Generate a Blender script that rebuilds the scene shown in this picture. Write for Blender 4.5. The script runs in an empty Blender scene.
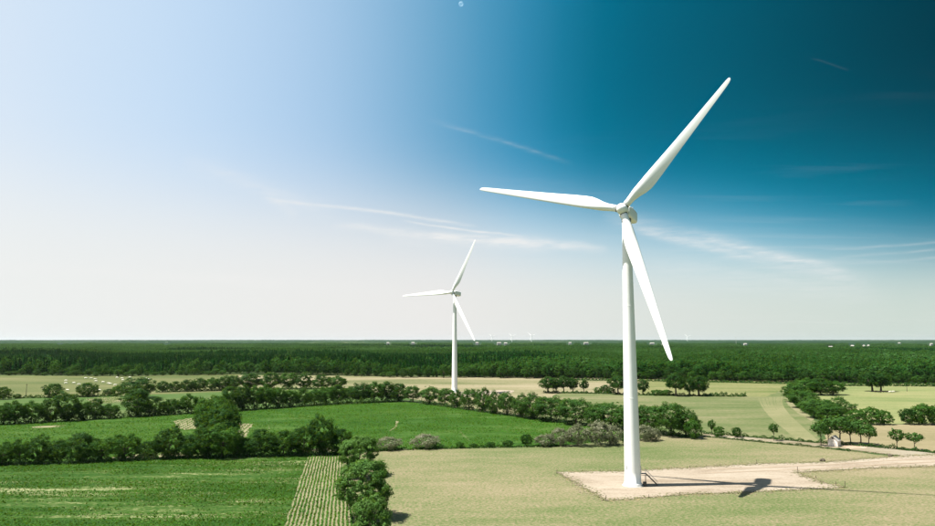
import bpy, bmesh, math, random
import numpy as np
from mathutils import Matrix, Vector

# ------------------------------------------------------------------ camera, world, sun
scene = bpy.context.scene
COL = scene.collection
R = math.radians
CAM_H = 42.0
F_PX = 700.0                     # focal length in pixels of the 935 px wide photograph
PITCH = math.atan((340 - 263) / F_PX)

cam_data = bpy.data.cameras.new('camera')
cam_data.sensor_width = 36.0
cam_data.lens = F_PX / 935.0 * 36.0
cam_data.clip_start = 0.5
cam_data.clip_end = 150000
cam = bpy.data.objects.new('camera', cam_data)
COL.objects.link(cam)
cam.location = (0, 0, CAM_H)
cam.rotation_euler = (R(90) + PITCH, 0, 0)
scene.camera = cam

SUN_AZ, SUN_EL = R(-95), R(64)   # azimuth measured from +Y towards +X
SUN_DIR = Vector((math.sin(SUN_AZ) * math.cos(SUN_EL), math.cos(SUN_AZ) * math.cos(SUN_EL), math.sin(SUN_EL)))
sun_data = bpy.data.lights.new('sun', 'SUN')
sun_data.energy = 5.0
sun_data.angle = R(0.53)
sun_data.color = (1.0, 0.96, 0.88)
sun = bpy.data.objects.new('sun', sun_data)
COL.objects.link(sun)
sun.location = (-200, 0, 400)
sun.rotation_euler = (-SUN_DIR).to_track_quat('-Z', 'Y').to_euler()

vs = scene.view_settings
vs.view_transform = 'Standard'
vs.look = 'None'
vs.exposure = 1.25
vs.gamma = 1.0
vs.use_curve_mapping = False


def px_dir(u, v):
    cp, sp = math.cos(PITCH), math.sin(PITCH)
    x, y, z = (u - 467.5) / F_PX, 1.0, (263 - v) / F_PX
    return Vector((x, y * cp - z * sp, y * sp + z * cp))


def at(u, v, z0=0.0):
    """ground position seen at pixel u, v of the photograph"""
    d = px_dir(u, v)
    k = (z0 - CAM_H) / d.z
    return Vector((d.x * k, d.y * k, z0))


def lin(r, g, b):
    return tuple(((c / 255) / 12.92 if c / 255 <= 0.04045 else ((c / 255 + 0.055) / 1.055) ** 2.4) for c in (r, g, b)) + (1.0,)


class NT:
    """small helper for node trees"""
    def __init__(self, tree):
        self.t = tree
        tree.nodes.clear()

    def n(self, kind, **kw):
        node = self.t.nodes.new(kind)
        ins = kw.pop('ins', {})
        for k, val in kw.items():
            setattr(node, k, val)
        for k, val in ins.items():
            if isinstance(val, bpy.types.NodeSocket):
                self.t.links.new(val, node.inputs[k])
            else:
                node.inputs[k].default_value = val
        return node

    def m(self, op, a, b=None, c=None, clamp=False):
        node = self.t.nodes.new('ShaderNodeMath')
        node.operation = op
        node.use_clamp = clamp
        for i, val in enumerate((a, b, c)):
            if val is None:
                continue
            if isinstance(val, bpy.types.NodeSocket):
                self.t.links.new(val, node.inputs[i])
            else:
                node.inputs[i].default_value = val
        return node.outputs[0]

    def dot(self, a, vec):
        node = self.t.nodes.new('ShaderNodeVectorMath')
        node.operation = 'DOT_PRODUCT'
        self.t.links.new(a, node.inputs[0])
        node.inputs[1].default_value = vec
        return node.outputs['Value']

    def mix(self, fac, a, b, blend='MIX'):
        node = self.t.nodes.new('ShaderNodeMix')
        node.data_type = 'RGBA'
        node.blend_type = blend
        for i, val in ((0, fac), (6, a), (7, b)):
            if isinstance(val, bpy.types.NodeSocket):
                self.t.links.new(val, node.inputs[i])
            else:
                node.inputs[i].default_value = val
        return node.outputs[2]

    def ramp(self, fac, stops, interp='LINEAR'):
        node = self.t.nodes.new('ShaderNodeValToRGB')
        node.color_ramp.interpolation = interp
        el = node.color_ramp.elements
        while len(el) < len(stops):
            el.new(0.5)
        for e, (p, c) in zip(el, stops):
            e.position = p
            e.color = c if len(c) == 4 else tuple(c) + (1.0,)
        self.t.links.new(fac, node.inputs[0])
        return node.outputs[0]

    def noise(self, vec, scale, detail=4.0, rough=0.55, dist=0.0):
        node = self.n('ShaderNodeTexNoise', ins={'Scale': scale, 'Detail': detail, 'Roughness': rough, 'Distortion': dist})
        if vec is not None:
            self.t.links.new(vec, node.inputs['Vector'])
        return node.outputs[0]

    def mapping(self, vec, scale=(1, 1, 1), rot=(0, 0, 0), loc=(0, 0, 0)):
        return self.n('ShaderNodeMapping', ins={'Vector': vec, 'Scale': scale, 'Rotation': rot, 'Location': loc}).outputs[0]

    def link(self, a, b):
        self.t.links.new(a, b)


def build_world():
    w = bpy.data.worlds.new('World')
    scene.world = w
    w.use_nodes = True
    t = NT(w.node_tree)
    out = t.n('ShaderNodeOutputWorld')
    vec = t.n('ShaderNodeTexCoord').outputs['Generated']
    nish = t.n('ShaderNodeTexSky', sky_type='NISHITA', sun_disc=False)
    nish.sun_elevation = SUN_EL
    nish.sun_rotation = SUN_AZ
    nish.altitude = 50
    nish.dust_density = 1.5
    # clear deep sky away from the sun, bright hazy sky on the sun's side and along the horizon
    away = Vector((-SUN_DIR.x, -SUN_DIR.y, 0)).normalized()
    z = t.m('MAXIMUM', t.dot(vec, (0, 0, 1)), 0.0)
    sa = t.dot(vec, away)
    DEEP = [(0.6367, 0.6851, 0.7545), (0.6158, 0.6761, 0.7563), (0.5826, 0.6621, 0.7602), (0.5503, 0.6476, 0.7628), (0.5188, 0.6310, 0.7615), (0.4908, 0.6142, 0.7578), (0.4634, 0.5957, 0.7509), (0.4306, 0.5719, 0.7370), (0.3927, 0.5423, 0.7155), (0.3517, 0.5085, 0.6878), (0.3006, 0.4676, 0.6501), (0.2386, 0.4181, 0.6009), (0.1744, 0.3643, 0.5441), (0.1139, 0.3106, 0.4844), (0.0613, 0.2575, 0.4236), (0.0259, 0.2081, 0.3560), (0.0066, 0.1612, 0.2781), (0.0001, 0.1246, 0.2140), (0.0000, 0.1028, 0.1750), (0.0000, 0.0892, 0.1489), (0.0000, 0.0770, 0.1261), (0.0000, 0.0635, 0.1027), (0.0000, 0.0511, 0.0819), (0.0000, 0.0399, 0.0637), (0.0000, 0.0303, 0.0479), (0.0000, 0.0251, 0.0395)]
    HZ = [[0.705, 0.718, 0.705], [0.69, 0.680, 0.662], [0.5171, 0.5856, 0.5347]]
    deep = t.ramp(t.m('MULTIPLY_ADD', sa, 0.5, 0.5), [((-.62 + 1.29 * i / 25) * .5 + .5, c) for i, c in enumerate(DEEP)])
    # away from the sun the sky brightens downwards before it meets the haze
    s5 = t.m('ADD', sa, -0.0718)
    sp = t.m('MULTIPLY', t.m('ADD', s5, t.m('SQRT', t.m('MULTIPLY_ADD', s5, s5, 0.00681))), 0.5)
    zq = t.m('DIVIDE', z, 0.1683)
    gain = t.m('MULTIPLY_ADD', t.m('MULTIPLY', sp, t.m('EXPONENT', t.m('MULTIPLY', t.m('MULTIPLY', zq, zq), -1.0))), 17.235, 1.0)
    gcol = t.n('ShaderNodeCombineXYZ', ins={0: gain, 1: gain, 2: gain}).outputs[0]
    deep = t.mix(1.0, deep, gcol, 'MULTIPLY')
    zs = t.m('MULTIPLY_ADD', t.m('MULTIPLY_ADD', sa, 0.0065, -0.1717), sa, 0.2097)
    zs = t.m('SMOOTH_MIN', t.m('MAXIMUM', zs, 0.06), 0.205, 0.05)
    haze_w = t.m('EXPONENT', t.m('MULTIPLY', t.m('POWER', t.m('DIVIDE', z, zs), 3.6068), -1.0))
    hz_col = t.ramp(t.m('MULTIPLY_ADD', sa, 0.5, 0.5), [(0.25, HZ[0]), (0.525, HZ[1]), (0.8, HZ[2])])
    sky = t.mix(haze_w, deep, hz_col)
    # thin cirrus streaks
    plane = t.n('ShaderNodeVectorMath', operation='DIVIDE')
    t.link(vec, plane.inputs[0])
    comb = t.n('ShaderNodeCombineXYZ')
    zc = t.m('ADD', z, 0.06)
    for i in range(3):
        t.link(zc, comb.inputs[i])
    t.link(comb.outputs[0], plane.inputs[1])
    pl = plane.outputs[0]
    st = t.mapping(pl, scale=(0.55, 2.6, 0.0), rot=(0, 0, R(28)))
    c1 = t.noise(st, 1.3, 6, 0.6, 0.6)
    c2 = t.noise(t.mapping(pl, scale=(0.4, 0.5, 0), loc=(3, 1, 0)), 0.9, 3)
    cir = t.m('MULTIPLY', t.m('MULTIPLY_ADD', c1, 3.2, -1.62, clamp=True), t.m('MULTIPLY_ADD', c2, 3.0, -1.3, clamp=True))
    cir = t.m('MULTIPLY', cir, t.m('MULTIPLY_ADD', z, -2.6, 0.85, clamp=True))
    total = t.m('MULTIPLY', cir, 0.62)
    # contrails: (u0, v0, u1, v1, half width px, strength)
    wob = t.m('MULTIPLY', t.m('SUBTRACT', t.noise(vec, 9.0, 3), 0.5), 0.012)
    fine = t.noise(t.mapping(vec, scale=(22, 22, 150), rot=(0, R(8), 0)), 1.0, 5, 0.65)
    trails = [(262, 197, 480, 227, 1.7, 0.42), (400, 222, 526, 238, 1.1, 0.46), (425, 118, 575, 164, 2.4, 0.06), (440, 124, 565, 160, 1.0, 0.05),
              (330, 226, 470, 240, 3.5, 0.44), (430, 236, 610, 250, 4.5, 0.52), (380, 238, 560, 246, 8.0, 0.22), (600, 215, 880, 285, 8.0, 0.28),
              (630, 228, 770, 265, 3.5, 0.22), (690, 234, 850, 272, 4.0, 0.20), (640, 262, 900, 300, 13.0, 0.14), (810, 57, 850, 69.5, 0.7, 0.028),
              (180, 160, 340, 215, 9.0, 0.16), (260, 190, 300, 216, 5.0, 0.18), (-60, 264, 320, 283, 4.5, 0.22), (150, 276, 420, 292, 5.0, 0.15),
              (820, 250, 1000, 240, 1.2, 0.13), (830, 257, 1000, 248, 1.2, 0.13), (840, 264, 1000, 257, 1.3, 0.11)]
    for (u0, v0, u1, v1, hw, s) in trails:
        a, b = px_dir(u0, v0).normalized(), px_dir(u1, v1).normalized()
        nrm = a.cross(b).normalized()
        mid = (a + b).normalized()
        tan = nrm.cross(mid)
        half = a.angle(b) / 2
        dist = t.m('ADD', t.dot(vec, nrm), wob)
        g = t.m('DIVIDE', dist, hw / F_PX)
        g = t.m('EXPONENT', t.m('MULTIPLY', t.m('MULTIPLY', g, g), -1.0))
        al = t.m('DIVIDE', t.dot(vec, tan), half)
        al2 = t.m('MULTIPLY', al, al)
        win = t.m('SUBTRACT', 1.0, t.m('MULTIPLY', al2, al2), clamp=True)
        front = t.m('GREATER_THAN', t.dot(vec, mid), 0.0)
        k = t.m('MULTIPLY', t.m('MULTIPLY', g, win), t.m('MULTIPLY', front, s))
        k = t.m('MULTIPLY', k, t.m('MAXIMUM', t.m('MULTIPLY_ADD', fine, 3.4, -0.75), 0.05))
        total = t.m('ADD', total, k)
    total = t.m('MINIMUM', total, 0.85)
    sky = t.mix(total, sky, (0.72, 0.72, 0.71, 1))
    bg1 = t.n('ShaderNodeBackground', ins={'Color': sky, 'Strength': 1.214 / 2 ** vs.exposure})
    bg2 = t.n('ShaderNodeBackground', ins={'Color': nish.outputs[0], 'Strength': 0.10})
    mx = t.n('ShaderNodeMixShader', ins={0: 0.002, 1: bg1.outputs[0], 2: bg2.outputs[0]})
    t.link(mx.outputs[0], out.inputs[0])


build_world()

# ------------------------------------------------------------------ helpers
rng = np.random.default_rng(7)
rnd = random.Random(7)


def link(o, parent=None):
    COL.objects.link(o)
    if parent is not None:
        o.parent = parent
    return o


def tag(o, label=None, cat=None, group=None, kind=None):
    if label:
        o['label'] = label
    if cat:
        o['category'] = cat
    if group:
        o['group'] = group
    if kind:
        o['kind'] = kind
    return o


def empty(name, loc=(0, 0, 0), rz=0.0):
    o = bpy.data.objects.new(name, None)
    o.empty_display_size = 1
    o.location = loc
    o.rotation_euler = (0, 0, rz)
    return link(o)


def mesh_np(name, verts, faces, mat, smooth=False, face_attr=None):
    """verts (n,3), faces (m,k) numpy"""
    me = bpy.data.meshes.new(name)
    verts = np.asarray(verts, np.float32)
    faces = np.asarray(faces, np.int32)
    m, k = faces.shape
    me.vertices.add(len(verts))
    me.vertices.foreach_set('co', verts.ravel())
    me.loops.add(m * k)
    me.loops.foreach_set('vertex_index', faces.ravel())
    me.polygons.add(m)
    me.polygons.foreach_set('loop_start', np.arange(0, m * k, k, dtype=np.int32))
    me.polygons.foreach_set('loop_total', np.full(m, k, np.int32))
    if smooth:
        me.polygons.foreach_set('use_smooth', np.ones(m, bool))
    if face_attr is not None:
        a = me.attributes.new('tint', 'FLOAT', 'FACE')
        a.data.foreach_set('value', np.asarray(face_attr, np.float32))
    me.update(calc_edges=True)
    me.materials.append(mat)
    return me


def bm_obj(name, bm, mat, parent=None, smooth=False):
    me = bpy.data.meshes.new(name)
    bmesh.ops.recalc_face_normals(bm, faces=bm.faces)
    bm.to_mesh(me)
    bm.free()
    if smooth:
        for p in me.polygons:
            p.use_smooth = True
    me.materials.append(mat)
    return link(bpy.data.objects.new(name, me), parent)


def add_box(bm, c, s, rot=None, bevel=0.0):
    r = bmesh.ops.create_cube(bm, size=1.0)
    vsb = r['verts']
    bmesh.ops.scale(bm, vec=s, verts=vsb)
    if bevel:
        es = list({e for v in vsb for e in v.link_edges})
        rb = bmesh.ops.bevel(bm, geom=es, offset=bevel, segments=3, profile=0.6, affect='EDGES')
        vsb = list({v for f in rb['faces'] for v in f.verts} | {v for v in vsb if v.is_valid})
    if rot is not None:
        bmesh.ops.transform(bm, matrix=rot.to_4x4(), verts=vsb)
    bmesh.ops.translate(bm, vec=c, verts=vsb)
    return vsb


def add_tube(bm, pts, rad, seg=8, cap=True):
    pts = [Vector(p) for p in pts]
    if not hasattr(rad, '__len__'):
        rad = [rad] * len(pts)
    rings = []
    for i, p in enumerate(pts):
        d = (pts[min(i + 1, len(pts) - 1)] - pts[max(i - 1, 0)]).normalized()
        x = d.orthogonal().normalized() if i == 0 else (x - d * x.dot(d)).normalized()
        y = d.cross(x)
        rings.append([bm.verts.new(p + (x * math.cos(2 * math.pi * k / seg) + y * math.sin(2 * math.pi * k / seg)) * rad[i]) for k in range(seg)])
    for a, b in zip(rings, rings[1:]):
        for k in range(seg):
            bm.faces.new((a[k], a[(k + 1) % seg], b[(k + 1) % seg], b[k]))
    if cap:
        bm.faces.new(rings[0][::-1])
        bm.faces.new(rings[-1])


def add_lathe(bm, prof, seg=48, mat=Matrix()):
    """prof: list of (radius, z)"""
    rings = []
    for r, z in prof:
        rings.append([bm.verts.new(mat @ Vector((r * math.cos(2 * math.pi * k / seg), r * math.sin(2 * math.pi * k / seg), z))) for k in range(seg)])
    for a, b in zip(rings, rings[1:]):
        for k in range(seg):
            bm.faces.new((a[k], a[(k + 1) % seg], b[(k + 1) % seg], b[k]))
    bm.faces.new(rings[0][::-1])
    bm.faces.new(rings[-1])


def copy_tree(o, parent=None):
    c = o.copy()
    COL.objects.link(c)
    if parent is not None:
        c.parent = parent
    for ch in o.children:
        copy_tree(ch, c)
    return c


# ------------------------------------------------------------------ materials
def material(name):
    m = bpy.data.materials.new(name)
    m.use_nodes = True
    return m, NT(m.node_tree)


def finish(t, col, rough=0.85, spec=0.25, bump=None, bump_s=0.3, bump_d=0.05, metal=0.0):
    out = t.n('ShaderNodeOutputMaterial')
    ins = {'Base Color': col, 'Roughness': rough, 'Specular IOR Level': spec, 'Metallic': metal}
    b = t.n('ShaderNodeBsdfPrincipled', ins=ins)
    if bump is not None:
        bp = t.n('ShaderNodeBump', ins={'Height': bump, 'Strength': bump_s, 'Distance': bump_d})
        t.link(bp.outputs[0], b.inputs['Normal'])
    t.link(b.outputs[0], out.inputs[0])
    return b


def field_mat(name, stops, big=0.02, mid=0.25, fine=2.0, rot=0.0, stretch=3.0, contrast=3.77, bump=0.25, wb=0.5, wm=0.3, wf=0.35, gain=(1, 1, 1)):
    """stops: list of colours from darkest / greenest to palest"""
    m, t = material(name)
    pos = t.n('ShaderNodeTexCoord').outputs['Object']
    mp = t.mapping(pos, scale=(1.0 / stretch, 1.0, 1.0), rot=(0, 0, rot))
    nb = t.noise(t.mapping(pos, scale=(1 / (1 + (stretch - 1) * .4), 1, 1), rot=(0, 0, rot)), big, 4, 0.6)
    nm = t.noise(mp, mid, 5, 0.65)
    nf = t.noise(t.mapping(pos, scale=(1.0 / (1 + (stretch - 1) * .12), 1.0, 1.0), rot=(0, 0, rot)), fine, 3, 0.75)
    tot = wb + wm + wf
    s = t.m('ADD', t.m('MULTIPLY', nb, wb / tot), t.m('ADD', t.m('MULTIPLY', nm, wm / tot), t.m('MULTIPLY', nf, wf / tot)))
    s = t.m('MULTIPLY_ADD', t.m('SUBTRACT', s, 0.5), contrast * 2.0, 0.5, clamp=True)
    stops = [tuple(a * g * .72 for a, g in zip(c, gain)) + (1,) for c in stops]
    n = len(stops)
    col = t.ramp(s, [(i / (n - 1), c) for i, c in enumerate(stops)])
    hgt = t.m('ADD', t.m('MULTIPLY', nf, 0.5), nm)
    finish(t, col, 0.95, 0.1, hgt, bump, 0.6)
    return m


def leaf_mat(name, cols, transl=0.30, rough=0.6, gain=(1, 1, 1)):
    m, t = material(name)
    cols = [tuple(a * g * .72 for a, g in zip(c, gain)) + (1,) for c in cols]
    a = t.n('ShaderNodeAttribute', attribute_name='tint').outputs['Fac']
    info = t.n('ShaderNodeObjectInfo').outputs['Random']
    pos = t.n('ShaderNodeNewGeometry').outputs['Position']
    big = t.noise(pos, 0.09, 2)
    s = t.m('ADD', t.m('MULTIPLY', a, 0.62), t.m('ADD', t.m('MULTIPLY', info, 0.22), t.m('MULTIPLY_ADD', big, 0.5, -0.12)), clamp=True)
    col = t.ramp(s, [(i / (len(cols) - 1), c) for i, c in enumerate(cols)])
    out = t.n('ShaderNodeOutputMaterial')
    d = t.n('ShaderNodeBsdfPrincipled', ins={'Base Color': col, 'Roughness': rough, 'Specular IOR Level': 0.08})
    tr = t.n('ShaderNodeBsdfTranslucent', ins={'Color': t.mix(0.5, col, lin(120, 150, 30))})
    mx = t.n('ShaderNodeMixShader', ins={0: transl, 1: d.outputs[0], 2: tr.outputs[0]})
    t.link(mx.outputs[0], out.inputs[0])
    return m


def plain(name, col, rough=0.6, spec=0.3, var=0.12, scale=3.0, metal=0.0, bump=0.1):
    m, t = material(name)
    pos = t.n('ShaderNodeTexCoord').outputs['Object']
    n = t.noise(pos, scale, 5)
    dark = tuple(c * (1 - 2 * var) for c in col[:3]) + (1,)
    lite = tuple(min(1, c * (1 + var)) for c in col[:3]) + (1,)
    c = t.ramp(n, [(0.3, dark), (0.7, lite)])
    finish(t, c, rough, spec, n, bump, 0.02, metal)
    return m


def turbine_paint():
    m, t = material('turbine_paint')
    pos = t.n('ShaderNodeTexCoord').outputs['Object']
    st = t.noise(t.mapping(pos, scale=(2.0, 2.0, 0.06)), 1.2, 5, 0.6)
    n = t.noise(pos, 0.25, 4)
    k = t.m('MULTIPLY_ADD', t.m('ADD', st, n), 0.5, 0.0)
    c = t.ramp(k, [(0.30, (0.77, 0.77, 0.75, 1)), (0.5, (0.84, 0.84, 0.825, 1)), (0.7, (0.86, 0.86, 0.85, 1))])
    finish(t, c, 0.38, 0.4)
    return m


def forest_leaf(name, cols, transl=0.2, gain=(1, 1, 1)):
    m, t = material(name)
    cols = [tuple(a * g * .72 for a, g in zip(c, gain)) + (1,) for c in cols]
    a = t.n('ShaderNodeAttribute', attribute_name='tint').outputs['Fac']
    pos = t.n('ShaderNodeNewGeometry').outputs['Position']
    fl = t.mapping(pos, scale=(1, 1, 0))
    big = t.noise(t.mapping(pos, scale=(0.6, 1, 0)), 0.0032, 4, 0.6)
    tree = t.noise(fl, 0.075, 2, 0.5)
    s = t.m('ADD', t.m('MULTIPLY', a, 0.35), t.m('ADD', t.m('MULTIPLY_ADD', big, 2.2, -0.95), t.m('MULTIPLY_ADD', tree, 1.7, -0.68)), clamp=True)
    col = t.ramp(s, [(i / (len(cols) - 1), c) for i, c in enumerate(cols)])
    out = t.n('ShaderNodeOutputMaterial')
    d = t.n('ShaderNodeBsdfDiffuse', ins={'Color': col})
    tr = t.n('ShaderNodeBsdfTranslucent', ins={'Color': t.mix(0.5, col, lin(120, 150, 30))})
    mx = t.n('ShaderNodeMixShader', ins={0: transl, 1: d.outputs[0], 2: tr.outputs[0]})
    t.link(mx.outputs[0], out.inputs[0])
    return m


def C3(r, g, b):
    return (r, g, b, 1.0)


M = {}
M['paint'] = turbine_paint()
M['ground'] = field_mat('ground', [C3(.035, .07, .02), C3(.06, .10, .03), C3(.13, .14, .06)], big=0.004, mid=0.03, fine=0.4)
M['meadow'] = field_mat('meadow', [C3(.125, .185, .06), C3(.19, .235, .095), C3(.25, .26, .13), C3(.33, .29, .175), C3(.40, .34, .225)],
                        big=0.014, mid=0.12, fine=1.5, rot=R(-5), stretch=3.0, contrast=3.2, bump=0.9, wb=.6, wm=.26, wf=.85, gain=(0.715, 0.70, 0.66))
M['pad'] = field_mat('pad', [C3(.46, .37, .27), C3(.64, .54, .42), C3(.72, .63, .51)], big=0.05, mid=0.3, fine=1.8, stretch=3.5, contrast=3.0, bump=0.5, gain=(0.56, 0.55, 0.54))
M['verge'] = field_mat('verge', [C3(.22, .23, .10), C3(.32, .29, .15), C3(.42, .35, .22)], big=.1, mid=.4, fine=1.5, contrast=2.5, gain=(.75, .72, .68))
M['track'] = field_mat('track', [C3(.44, .37, .26), C3(.58, .49, .37), C3(.66, .57, .45)], big=0.05, mid=0.3, fine=2.0, rot=R(-12), stretch=6.0, contrast=1.8, bump=0.3, gain=(0.60, 0.55, 0.52))
M['lane'] = field_mat('lane', [C3(.30, .27, .18), C3(.42, .38, .29), C3(.48, .45, .38)], big=0.05, mid=0.3, fine=2.0, rot=R(20), stretch=5.0, gain=(0.66, 0.62, 0.56))
M['green'] = field_mat('green_field', [C3(.050, .120, .018), C3(.080, .165, .028), C3(.115, .205, .042), C3(.155, .235, .06), C3(.25, .27, .12)],
                       big=0.02, mid=0.11, fine=0.7, rot=R(8), stretch=4.0, contrast=2.75, bump=0.9, wb=.5, wm=.5, wf=.75, gain=(0.35, 0.49, 0.26))
M['soil'] = field_mat('crop_soil', [C3(.045, .11, .018), C3(.055, .125, .022), C3(.07, .14, .028), C3(.10, .165, .040), C3(.20, .22, .09), C3(.58, .44, .38), C3(.80, .60, .58)],
                      big=0.028, mid=0.2, fine=1.0, rot=R(3), stretch=8.0, contrast=2.5, bump=0.5, wb=.6, wm=.5, wf=.5, gain=(.38, .54, .28))
M['row_soil'] = field_mat('row_soil', [C3(.20, .21, .10), C3(.33, .30, .19), C3(.42, .37, .26)], big=0.05, mid=0.3, fine=1.5, contrast=2.0, gain=(0.68, 0.70, 0.60))
M['green2'] = field_mat('pale_green_field', [C3(.08, .165, .035), C3(.13, .22, .055), C3(.20, .25, .095), C3(.30, .29, .15)], big=0.02, mid=0.1, fine=0.7, stretch=5, contrast=2.2, gain=(0.42, 0.51, 0.39))
M['olive'] = field_mat('olive_field', [C3(.12, .175, .055), C3(.19, .22, .085), C3(.25, .26, .115), C3(.32, .30, .16)], big=0.012, mid=0.06, fine=0.5, stretch=5, rot=R(12), contrast=2.3, gain=(0.52, 0.54, 0.46))
M['straw'] = field_mat('straw_field', [C3(.20, .225, .09), C3(.33, .315, .16), C3(.43, .375, .22), C3(.50, .43, .27)], big=0.012, mid=0.07, fine=0.5, stretch=7, contrast=3.2, gain=(0.59, 0.59, 0.59))
M['pasture'] = field_mat('pasture', [C3(.13, .19, .06), C3(.19, .24, .09), C3(.26, .28, .125), C3(.35, .33, .18)], big=0.011, mid=0.07, fine=0.6, stretch=4, rot=R(-6), contrast=3.2, gain=(0.59, 0.585, 0.58))
M['pasture2'] = field_mat('far_pasture', [C3(.21, .285, .11), C3(.30, .35, .155), C3(.40, .40, .21)], big=0.012, mid=0.08, fine=0.6, stretch=4, contrast=3.2, gain=(0.71, 0.65, 0.61))
M['dry_pasture'] = field_mat('dry_pasture', [C3(.16, .205, .07), C3(.235, .255, .105), C3(.32, .305, .155), C3(.39, .35, .20)], big=0.011, mid=0.07, fine=0.5, stretch=5, contrast=3.2, gain=(0.63, 0.65, 0.56))
M['hay'] = field_mat('hay', [C3(.34, .30, .16), C3(.43, .36, .215), C3(.50, .42, .27)], big=0.012, mid=0.07, fine=0.5, stretch=6, contrast=2.6, gain=(.60, .60, .58))
M['swath'] = field_mat('mown_swath', [C3(.22, .245, .11), C3(.31, .31, .16), C3(.39, .36, .21)], big=0.03, mid=0.2, fine=0.8, contrast=2.0, gain=(0.63, 0.63, 0.59))
M['leaf'] = leaf_mat('leaf_mid', [C3(.030, .080, .012), C3(.065, .140, .022), C3(.115, .200, .036), C3(.20, .28, .07)], .34, gain=(0.48, 0.78, 0.58))
M['leaf_near'] = leaf_mat('leaf_near', [C3(.035, .085, .014), C3(.075, .145, .028), C3(.13, .205, .05), C3(.23, .29, .10)], .34, gain=(0.90, 1.18, 1.05))
M['leaf_dark'] = leaf_mat('leaf_dark', [C3(.020, .060, .012), C3(.045, .105, .020), C3(.080, .150, .032), C3(.14, .21, .058)], .34, gain=(0.33, 0.62, 0.48))
M['leaf_pale'] = leaf_mat('leaf_pale', [C3(.045, .105, .018), C3(.090, .165, .034), C3(.145, .220, .055), C3(.22, .28, .095)], .34, gain=(0.44, 0.72, 0.56))
M['leaf_grey'] = leaf_mat('leaf_grey', [C3(.07, .085, .038), C3(.15, .15, .085), C3(.23, .22, .14), C3(.33, .30, .205)], 0.25, gain=(1.15, 1.22, 1.25))
M['hedge_leaf'] = leaf_mat('hedge_leaf', [C3(.022, .060, .012), C3(.050, .105, .022), C3(.090, .145, .038), C3(.15, .19, .07)], gain=(0.35, 0.60, 0.42))
M['crop_leaf'] = leaf_mat('crop_leaf', [C3(.040, .125, .014), C3(.075, .185, .024), C3(.12, .24, .040), C3(.20, .30, .08)], 0.3, gain=(0.44, 0.68, 0.30))
M['crop_near'] = leaf_mat('crop_near', [C3(.030, .085, .010), C3(.060, .135, .018), C3(.10, .185, .030), C3(.19, .26, .07)], 0.22, gain=(.33, .62, .16))
M['verge_grass'] = leaf_mat('verge_grass', [C3(.17, .20, .08), C3(.22, .24, .11), C3(.29, .28, .15), C3(.36, .32, .20)], 0.15, gain=(.95, .92, .86))
M['gravel_bits'] = leaf_mat('gravel_bits', [C3(.40, .33, .23), C3(.50, .42, .31), C3(.58, .49, .38), C3(.62, .54, .43)], 0.0, gain=(.6, .57, .55))
M['dry_grass'] = leaf_mat('dry_grass', [C3(.12, .14, .06), C3(.22, .22, .10), C3(.34, .30, .17), C3(.46, .39, .25)], 0.3, gain=(.8, .8, .8))
M['conifer'] = forest_leaf('forest_conifer', [C3(.014, .055, .014), C3(.032, .090, .022), C3(.060, .130, .034), C3(.12, .19, .062)], 0.15, gain=(0.32, 0.78, 0.52))
M['broad'] = forest_leaf('forest_broadleaf', [C3(.022, .070, .014), C3(.055, .125, .026), C3(.105, .185, .046), C3(.21, .27, .10)], .28, gain=(0.40, 0.70, 0.60))
M['bark'] = plain('bark', C3(.085, .07, .05), 0.9, 0.1, 0.3, 4.0, 0, 0.5)
M['concrete'] = plain('concrete', C3(.55, .54, .50), 0.85, 0.2, 0.1, 2.0)
M['black_steel'] = plain('black_steel', C3(.03, .035, .035), 0.5, 0.4, 0.2, 6.0)
M['grey_steel'] = plain('grey_steel', C3(.30, .31, .31), 0.5, 0.4, 0.15, 5.0)
M['dark_gap'] = plain('dark_bearing', C3(.16, .16, .15), 0.6, 0.3, 0.2, 3.0)
M['post'] = plain('post_wood', C3(.10, .085, .06), 0.9, 0.1, 0.3, 6.0)
M['white_wall'] = plain('white_wall', C3(.42, .40, .36), 0.85, 0.2, 0.1, 1.0)
M['pink_wall'] = plain('hut_render', C3(.80, .70, .62), 0.9, 0.15, 0.14, 1.2)
M['roof'] = plain('roof_sheet', C3(.42, .39, .35), 0.7, 0.3, 0.1, 0.5)
M['tile_roof'] = plain('tile_roof', C3(.36, .24, .18), 0.9, 0.2, 0.2, 1.0)
M['dark_hole'] = plain('dark_opening', C3(.02, .02, .02), 0.8, 0.2, 0.1)
M['cow_white'] = plain('cow_white', C3(.74, .70, .60), 0.85, 0.15, 0.06, 1.0)
M['cow_dark'] = plain('cow_dark', C3(.045, .035, .028), 0.85, 0.15, 0.2, 1.0)
M['earth'] = field_mat('earth', [C3(.30, .22, .15), C3(.44, .35, .26), C3(.52, .43, .33)], big=.1, mid=.5, fine=2)


# ------------------------------------------------------------------ ground and fields
def jitter_poly(pts, step=4.0, amp=0.8, seed=0):
    r = random.Random(seed)
    out = []
    n = len(pts)
    for i in range(n):
        a, b = pts[i], pts[(i + 1) % n]
        L = (b - a).length
        k = max(1, min(160, int(L / step)))
        nrm = Vector((-(b - a).y, (b - a).x, 0)).normalized() if L > 1e-6 else Vector()
        for j in range(k):
            p = a.lerp(b, j / k)
            if j:
                p = p + nrm * r.uniform(-amp, amp)
            out.append(p)
    return out


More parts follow.
